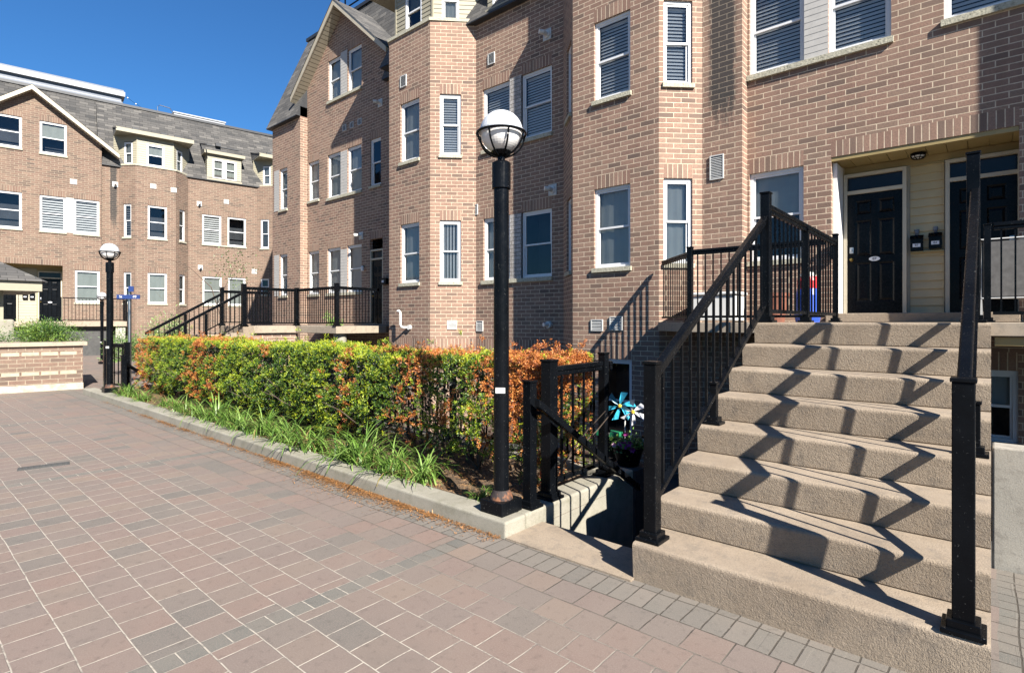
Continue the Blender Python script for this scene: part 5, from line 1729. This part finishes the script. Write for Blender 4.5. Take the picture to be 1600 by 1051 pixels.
# inner shade of the hedge is painted by its loose fill of near-black needles
def grass_clump(seed, n=60, h=0.32, sp=0.11):
    r = random.Random(seed)
    V = []; F = []; Cc = []
    for i in range(n):
        a = r.uniform(0, 2 * math.pi); lean = r.uniform(0.15, 1.0)
        L = h * r.uniform(0.7, 1.5)
        bx, by = r.gauss(0, sp * 0.35), r.gauss(0, sp * 0.35)
        dx, dy = math.cos(a), math.sin(a)
        wd = r.uniform(0.006, 0.011)
        col = random.choice([(0.13, 0.25, 0.035), (0.19, 0.33, 0.06), (0.28, 0.42, 0.10), (0.09, 0.18, 0.03)])
        if r.random() < 0.06: col = (0.35, 0.27, 0.10)
        seg = 6
        th = R(88 - 48 * lean)
        px, pz = 0.0, 0.0
        idx = len(V)
        for s_ in range(seg + 1):
            t = s_ / seg
            ww = wd * (1 - t) ** 0.6 + 0.0006
            V.append((bx + dx * px - dy * ww, by + dy * px + dx * ww, pz)); V.append((bx + dx * px + dy * ww, by + dy * px - dx * ww, pz))
            Cc += [col, col]
            px += math.cos(th) * L / seg; pz += math.sin(th) * L / seg
            th -= R(34) * (0.4 + 0.6 * lean) * (0.45 + t)
            if pz < 0.005: pz = 0.005
        for s_ in range(seg):
            k = idx + 2 * s_
            F.append((k, k + 1, k + 3, k + 2))
    me = bpy.data.meshes.new('leaves')
    me.from_pydata(V, [], F)
    at = me.color_attributes.new('tint', 'FLOAT_COLOR', 'POINT')
    for i, c in enumerate(Cc): at.data[i].color = (*c, 1)
    me.materials.append(M['blade'])
    for p in me.polygons: p.use_smooth = True
    return me
gm = [grass_clump(i, 95 + 12 * i, 0.34 + 0.03 * i, sp=0.2) for i in range(4)]
spots = [(-3.02, 0.55), (-3.78, 1.0), (-4.12, 1.15), (-4.62, 1.1), (-5.0, 1.2), (-5.55, 1.15), (-6.15, 1.25), (-6.8, 1.15), (-7.25, 1.05), (-7.75, 1.2), (-8.3, 1.1), (-8.9, 1.0), (-9.5, 0.95), (-10.2, 0.9), (-11.2, 0.8), (-12.1, 0.9), (-12.5, 0.8)]
where = ['right at the foot of the near lamp post', 'first along the kerb left of the near lamp post', 'second along the kerb left of the near lamp post', 'third along the kerb left of the near lamp post',
         'fourth along the kerb left of the near lamp post', 'fifth along the kerb left of the near lamp post', 'sixth along the kerb left of the near lamp post', 'seventh along the kerb left of the near lamp post',
         'eighth along the kerb left of the near lamp post', 'ninth along the kerb left of the near lamp post', 'eighth along the kerb counted from the far lamp post', 'seventh along the kerb counted from the far lamp post',
         'sixth along the kerb counted from the far lamp post', 'fifth along the kerb counted from the far lamp post', 'third along the kerb counted from the far lamp post', 'second along the kerb from the far lamp post', 'nearest the far lamp post']
for i, (x, s_) in enumerate(spots):
    o = put('grass_clump', gm[i % 4], None, (x, 3.13 + 0.03 * math.sin(i * 2.1), 0.08), i * 1.3, label='arching green grass clump, ' + where[i], cat='plant', group='grass clumps between kerb and hedge')
    s_ *= 0.86 + 0.12 * math.sin(i * 2.7)
    o.scale = (s_, s_, s_)

# fallen needles along the kerb
nl = 26000
x = rng.uniform(-12.5, -2.55, nl)
dens = 0.3 + 0.7 * (vnoise(np.stack([x, x * 0, x * 0], 1), 2.3, 4) > 0.1)
dens = dens * np.clip((x + 12) / 7.5, 0.15, 1.0) + 0.5 * np.exp(-((x + 4.3) / 0.8) ** 2)
keep = rng.uniform(size=nl) < dens
x = x[keep]; n = len(x)
y = 2.825 - rng.exponential(0.035, n) * (1 + 0.8 * np.exp(-((x + 4.6) / 0.9) ** 2))
D = np.stack([rng.normal(size=n), rng.normal(size=n), rng.normal(size=n) * 0.12], 1)
col = np.array([0.46, 0.22, 0.075]) * rng.uniform(0.4, 1.4, (n, 1))
me = leaf_mesh('fallen_needles', np.stack([x, y, 0.004 + rng.uniform(0, 0.012, n)], 1), D, np.full(n, 0.006), rng.uniform(0.015, 0.04, n), col, M['leaf'], N=np.tile([0.0, 0.1, 1.0], (n, 1)))
put('fallen_needles', me, kind='stuff', label='orange-brown fallen needles gathered on the pavers along the kerb', cat='leaf litter')
nl = 9000
x = rng.uniform(-13.5, -2.75, nl); y = rng.uniform(3.06, 3.6, nl)
D = np.stack([rng.normal(size=nl), rng.normal(size=nl), rng.normal(size=nl) * 0.2], 1)
col = np.array([0.36, 0.17, 0.06]) * rng.uniform(0.3, 1.3, (nl, 1))
me = leaf_mesh('bed_litter', np.stack([x, y, 0.10 + rng.uniform(0, 0.03, nl)], 1), D, np.full(nl, 0.005), rng.uniform(0.015, 0.04, nl), col, M['leaf'], N=np.tile([0.0, 0.1, 1.0], (nl, 1)))
put('bed_litter', me, kind='stuff', label='dry brown needle litter on the soil under the hedge', cat='leaf litter')

def shrub(name, c, rad, n, label, cols, leaf=(0.03, 0.06), cat='shrub', group=None, flat=False):
    t = empty(name, c, label=label, cat=cat, group=group)
    nb = max(6, n // 180)
    cen = rng.normal(size=(nb, 3)); cen /= np.linalg.norm(cen, axis=1, keepdims=True)
    cen *= rng.uniform(0.3, 0.95, (nb, 1))
    cen[:, 2] = np.abs(cen[:, 2])
    k = rng.integers(0, nb, n)
    P = cen[k] + rng.normal(size=(n, 3)) * 0.17
    P[:, 2] = np.clip(P[:, 2], 0.02, None)
    P = P * np.array(rad)
    D = P / np.linalg.norm(P, axis=1, keepdims=True) + rng.normal(size=(n, 3)) * 0.7
    cols = np.array(cols)
    col = cols[(k + rng.integers(0, 2, n)) % len(cols)] * rng.uniform(0.7, 1.25, (n, 1))
    me = leaf_mesh('foliage', P, D, rng.uniform(leaf[0] * 0.3, leaf[0] * 0.55, n), rng.uniform(leaf[0], leaf[1], n), col, M['leaf'])
    put('foliage', me, t)
    b = MB()
    for i in range(nb):
        e = Vector(cen[i] * np.array(rad) * 0.9)
        b.tube([(0, 0, -0.05), e * 0.5 + Vector((0, 0, 0.02)), e], [0.014, 0.009, 0.004], 5)
    obj('stems', b, M['bark'], t)
    return t
G1 = [(0.06, 0.14, 0.02), (0.12, 0.22, 0.03), (0.22, 0.33, 0.05), (0.03, 0.08, 0.015)]
shrub('juniper_shrub', (-16.3, 2.5, 1.0), (0.8, 0.75, 0.5), 9000, 'spreading green shrub at the right end of the brick planter', G1, (0.035, 0.075), group='shrubs in the brick planter')
shrub('juniper_shrub', (-16.6, 1.2, 1.0), (0.7, 0.8, 0.36), 6000, 'lower green shrub at the left photo edge in the brick planter', G1, (0.035, 0.075), group='shrubs in the brick planter')
shrub('leafy_shrub', (-17.3, 5.4, 0.6), (0.7, 0.7, 1.05), 4500, 'pale green flowering bush behind the far end of the hedge', [(0.14, 0.25, 0.06), (0.25, 0.36, 0.10), (0.35, 0.42, 0.22)], (0.05, 0.09))
shrub('leafy_shrub', (-18.2, 4.6, 0.4), (0.8, 0.6, 0.95), 3000, 'dim leafy bush between the planter and the distant lamp', [(0.10, 0.2, 0.05), (0.2, 0.3, 0.08)], (0.05, 0.09))
shrub('leafy_shrub', (-14.7, 8.9, FZ - 0.03), (0.3, 0.3, 0.38), 500, 'green plant seen through the railing on the distant porch', [(0.14, 0.3, 0.05), (0.25, 0.4, 0.08)], (0.05, 0.09))
# thin climbing branch in the far corner
t = empty('bare_sapling', (-24.0, 9.4, 0), label='thin sapling with a few leaves in the far corner of the court', cat='tree')
b = MB()
b.tube([(0, 0, 0), (0.05, 0, 1.6), (-0.2, -0.3, 2.9), (-0.8, -0.9, 3.7), (-1.6, -1.5, 4.1)], [0.03, 0.025, 0.018, 0.012, 0.006], 6)
b.tube([(-0.1, -0.1, 2.2), (0.2, 0.3, 3.4), (0.3, 0.5, 4.1)], [0.015, 0.01, 0.005], 6)
obj('trunk', b, M['bark'], t)
n = 260
P = np.array([(0.25, 0.4, 3.7)]) + rng.normal(size=(n, 3)) * np.array([0.45, 0.4, 0.45])
me = leaf_mesh('crown', P, rng.normal(size=(n, 3)), np.full(n, 0.05), np.full(n, 0.10), np.tile([0.10, 0.14, 0.05], (n, 1)) * rng.uniform(0.5, 1.6, (n, 1)), M['leaf'])
put('crown', me, t)

# ============================================================ flower pots and small things by the basement window
fx, fy, fz = -3.52, 6.35, -0.35
t = empty('flower_planter', (fx, fy, fz), label='dark round planter of purple and white flowers below the basement window', cat='planter')
b = MB(); b.lathe([(0.0, 0), (0.13, 0.0), (0.2, 0.22), (0.21, 0.24), (0.19, 0.24), (0.18, 0.2), (0, 0.2)], 24)
obj('pot', b, M['blackclean'], t)
b = MB()
b.box(-0.22, 0.22, -0.22, 0.22, -0.93, 0.0)
obj('stand', b, M['darkconc'], t)
n = 700
P = rng.normal(size=(n, 3)) * np.array([0.13, 0.13, 0.05]) + np.array([0, 0, 0.27])
me = leaf_mesh('foliage', P, rng.normal(size=(n, 3)) + np.array([0, 0, 0.5]), np.full(n, 0.022), np.full(n, 0.045), np.tile([0.14, 0.26, 0.05], (n, 1)) * rng.uniform(0.5, 1.5, (n, 1)), M['leaf'])
put('foliage', me, t)
def flower(parent, x, y, z, r, m_):
    b = MB()
    for k in range(6):
        a = 2 * math.pi * k / 6
        c_, s_ = math.cos(a), math.sin(a)
        c2, s2_ = math.cos(a + 0.5), math.sin(a + 0.5); c3, s3 = math.cos(a - 0.5), math.sin(a - 0.5)
        b.face([(0, 0, 0), (c3 * r * 0.7, -0.015, s3 * r * 0.7), (c_ * r, -0.03, s_ * r), (c2 * r * 0.7, -0.015, s2_ * r * 0.7)])
    obj('flower', b, M[m_], parent, (x, y, z), R(25))
for x, z, r, m_ in ((0.02, 0.28, 0.06, 'purple'), (0.10, 0.31, 0.045, 'purple'), (0.05, 0.42, 0.035, 'purple'), (-0.12, 0.27, 0.035, 'pink'), (-0.05, 0.30, 0.03, 'pink'), (0.14, 0.24, 0.04, 'purple')):
    flower(t, x, -0.15, z, r, m_)
# pinwheel
t = empty('pinwheel', (fx - 0.02, fy - 0.05, fz + 0.2), R(32), label='turquoise and white foil pinwheel standing in the flower planter', cat='garden ornament')
t.scale = (1.35, 1.35, 1.35)
b = MB(); b.tube([(0, 0, 0), (0, 0, 0.4)], 0.006, 6)
obj('stick', b, M['plastic_white'], t)
for k, (cx, cz, m_, sc_) in enumerate(((-0.05, 0.42, 'cyan', 1.0), (0.07, 0.37, 'white_foil', 0.85))):
    b = MB()
    for q in range(6):
        a = 2 * math.pi * q / 6 + 0.4 * k
        r_ = 0.15 * sc_
        p0 = Vector((0, 0, 0)); p1 = Vector((math.cos(a) * r_, -0.05, math.sin(a) * r_)); p2 = Vector((math.cos(a + 0.42) * r_ * 0.85, 0.01, math.sin(a + 0.42) * r_ * 0.85)); p3 = Vector((math.cos(a + 0.55) * r_ * 0.4, 0.0, math.sin(a + 0.55) * r_ * 0.4))
        b.face([p0, p1, p2, p3]); 
    obj('vane', b, M[m_], t, (cx, -0.03 - 0.02 * k, cz))
    b = MB(); b.lathe([(0, -0.02), (0.018, -0.01), (0.018, 0.01), (0, 0.02)], 10)
    obj('hub', b, M['yellow'], t, (cx, -0.05 - 0.02 * k, cz))
for i, (dx_, dy_, hh, lab) in enumerate(((-0.33, 0.0, 0.36, 'small solar stake light left of the turquoise pinwheel'), (0.2, 0.1, 0.34, 'small solar stake light right of the white pinwheel'))):
    t = empty('solar_light', (fx + dx_, fy + dy_, fz + 0.0), label=lab, cat='garden light', group='solar stake lights by the pinwheel')
    b = MB(); b.tube([(0, 0, -0.85 if i == 0 else 0.1), (0, 0, hh - 0.1)], 0.008, 6)
    obj('stake', b, M['steel'], t)
    b = MB(); b.lathe([(0.012, hh - 0.1), (0.055, hh + 0.02)], 14)
    obj('lamp_shade', b, M['frost'], t)
    b = MB(); b.lathe([(0.06, hh + 0.02), (0.06, hh + 0.045), (0.03, hh + 0.055), (0, hh + 0.055)], 14)
    obj('cap', b, M['blackclean'], t)
t = empty('window_box', (-4.55, 7.6, -0.32), label='slim green trough below the basement window sill', cat='planter')
b = MB(); b.box(-0.2, 0.2, -0.08, 0.08, 0, 0.09)
obj('trough', b, M['green'], t, bevel=0.012)
b = MB(); b.box(-0.18, 0.18, -0.06, 0.06, -0.9, -0.001)
obj('stand', b, M['blackclean'], t)

# things standing on the near porch
t = empty('party_sack', (-1.95, 8.6, LZ), label='blue and red printed sack leaning behind the close-set balusters', cat='bag')
b = MB()
prof = [(0.15, 0.0), (0.17, 0.12), (0.155, 0.38), (0.13, 0.47)]
b.lathe(prof, 18); obj('sack', b, M['plastic_blue'], t)
b = MB(); b.lathe([(0.131, 0.472), (0.135, 0.58), (0.11, 0.64)], 18)
obj('red_band', b, M['plastic_red'], t)
b = MB(); b.lathe([(0.111, 0.642), (0.07, 0.70), (0.0, 0.71)], 18)
obj('top', b, M['plastic_white'], t)
t = empty('storage_bench', (-3.35, 9.0, LZ), label='white plastic storage bench on the porch behind the left railing', cat='bench')
b = MB(); b.box(-0.35, 0.35, -0.22, 0.22, 0.02, 0.42)
obj('body', b, M['plastic_white'], t, bevel=0.02)
b = MB(); b.box(-0.38, 0.38, -0.25, 0.25, 0.43, 0.48)
obj('lid', b, M['plastic_white'], t, bevel=0.015)
t = empty('clay_pot', (-2.55, 9.2, LZ), label='tall reddish clay pot between the storage bench and the sack', cat='pot')
b = MB(); b.lathe([(0, 0), (0.14, 0), (0.19, 0.38), (0.21, 0.40), (0.21, 0.45), (0.18, 0.45), (0.17, 0.4), (0, 0.4)], 24)
obj('pot', b, simple('terracotta', (0.20, 0.07, 0.04), 0.8, 0.2, 10), t)
t = empty('folded_screen', (0.35, 9.1, LZ), label='grey fabric folding screen standing behind the right porch railing', cat='screen')
b = MB(); b.box(-0.42, 0.5, -0.015, 0.015, 0.32, 1.0)
obj('fabric', b, M['fabric'], t)
b = MB(); b.tube([(-0.44, 0, 0), (-0.44, 0, 1.03), (0.52, 0, 1.03), (0.52, 0, 0)], 0.016, 8); b.tube([(-0.44, 0, 0.3), (0.52, 0, 0.3)], 0.012, 8)
obj('frame', b, M['metal'], t)

# small drain cover on the pavers
b = MB()
b.box(-0.25, 0.16, -0.07, 0.07, -0.01, 0.008)
for k in range(9): b.box(-0.23 + k * 0.045, -0.215 + k * 0.045, -0.05, 0.05, 0.008, 0.012)
obj('drain_cover', b, M['darkconc'], None, (-7.35, 1.2, 0.0), R(80), label='small flat metal drain cover set in the pavers at left', cat='drain cover')

# real-world reflectances: every painted or mineral surface a little darker than the swatches above
for mt in bpy.data.materials:
    if not mt.use_nodes or mt.name.startswith('black'): continue
    t_ = mt.node_tree
    pb = t_.nodes.get('Principled BSDF')
    if pb is None or not pb.inputs['Base Color'].is_linked: continue
    lk = pb.inputs['Base Color'].links[0]
    src = lk.from_socket
    mx = t_.nodes.new('ShaderNodeMix'); mx.data_type = 'RGBA'; mx.blend_type = 'MULTIPLY'
    mx.inputs[0].default_value = 1.0
    k = 0.72
    mx.inputs[7].default_value = (k, k, k, 1)
    t_.links.new(src, mx.inputs[6])
    t_.links.new(mx.outputs[2], pb.inputs['Base Color'])
    for nd in t_.nodes:
        if nd.type == 'BSDF_TRANSLUCENT': t_.links.new(mx.outputs[2], nd.inputs[0])
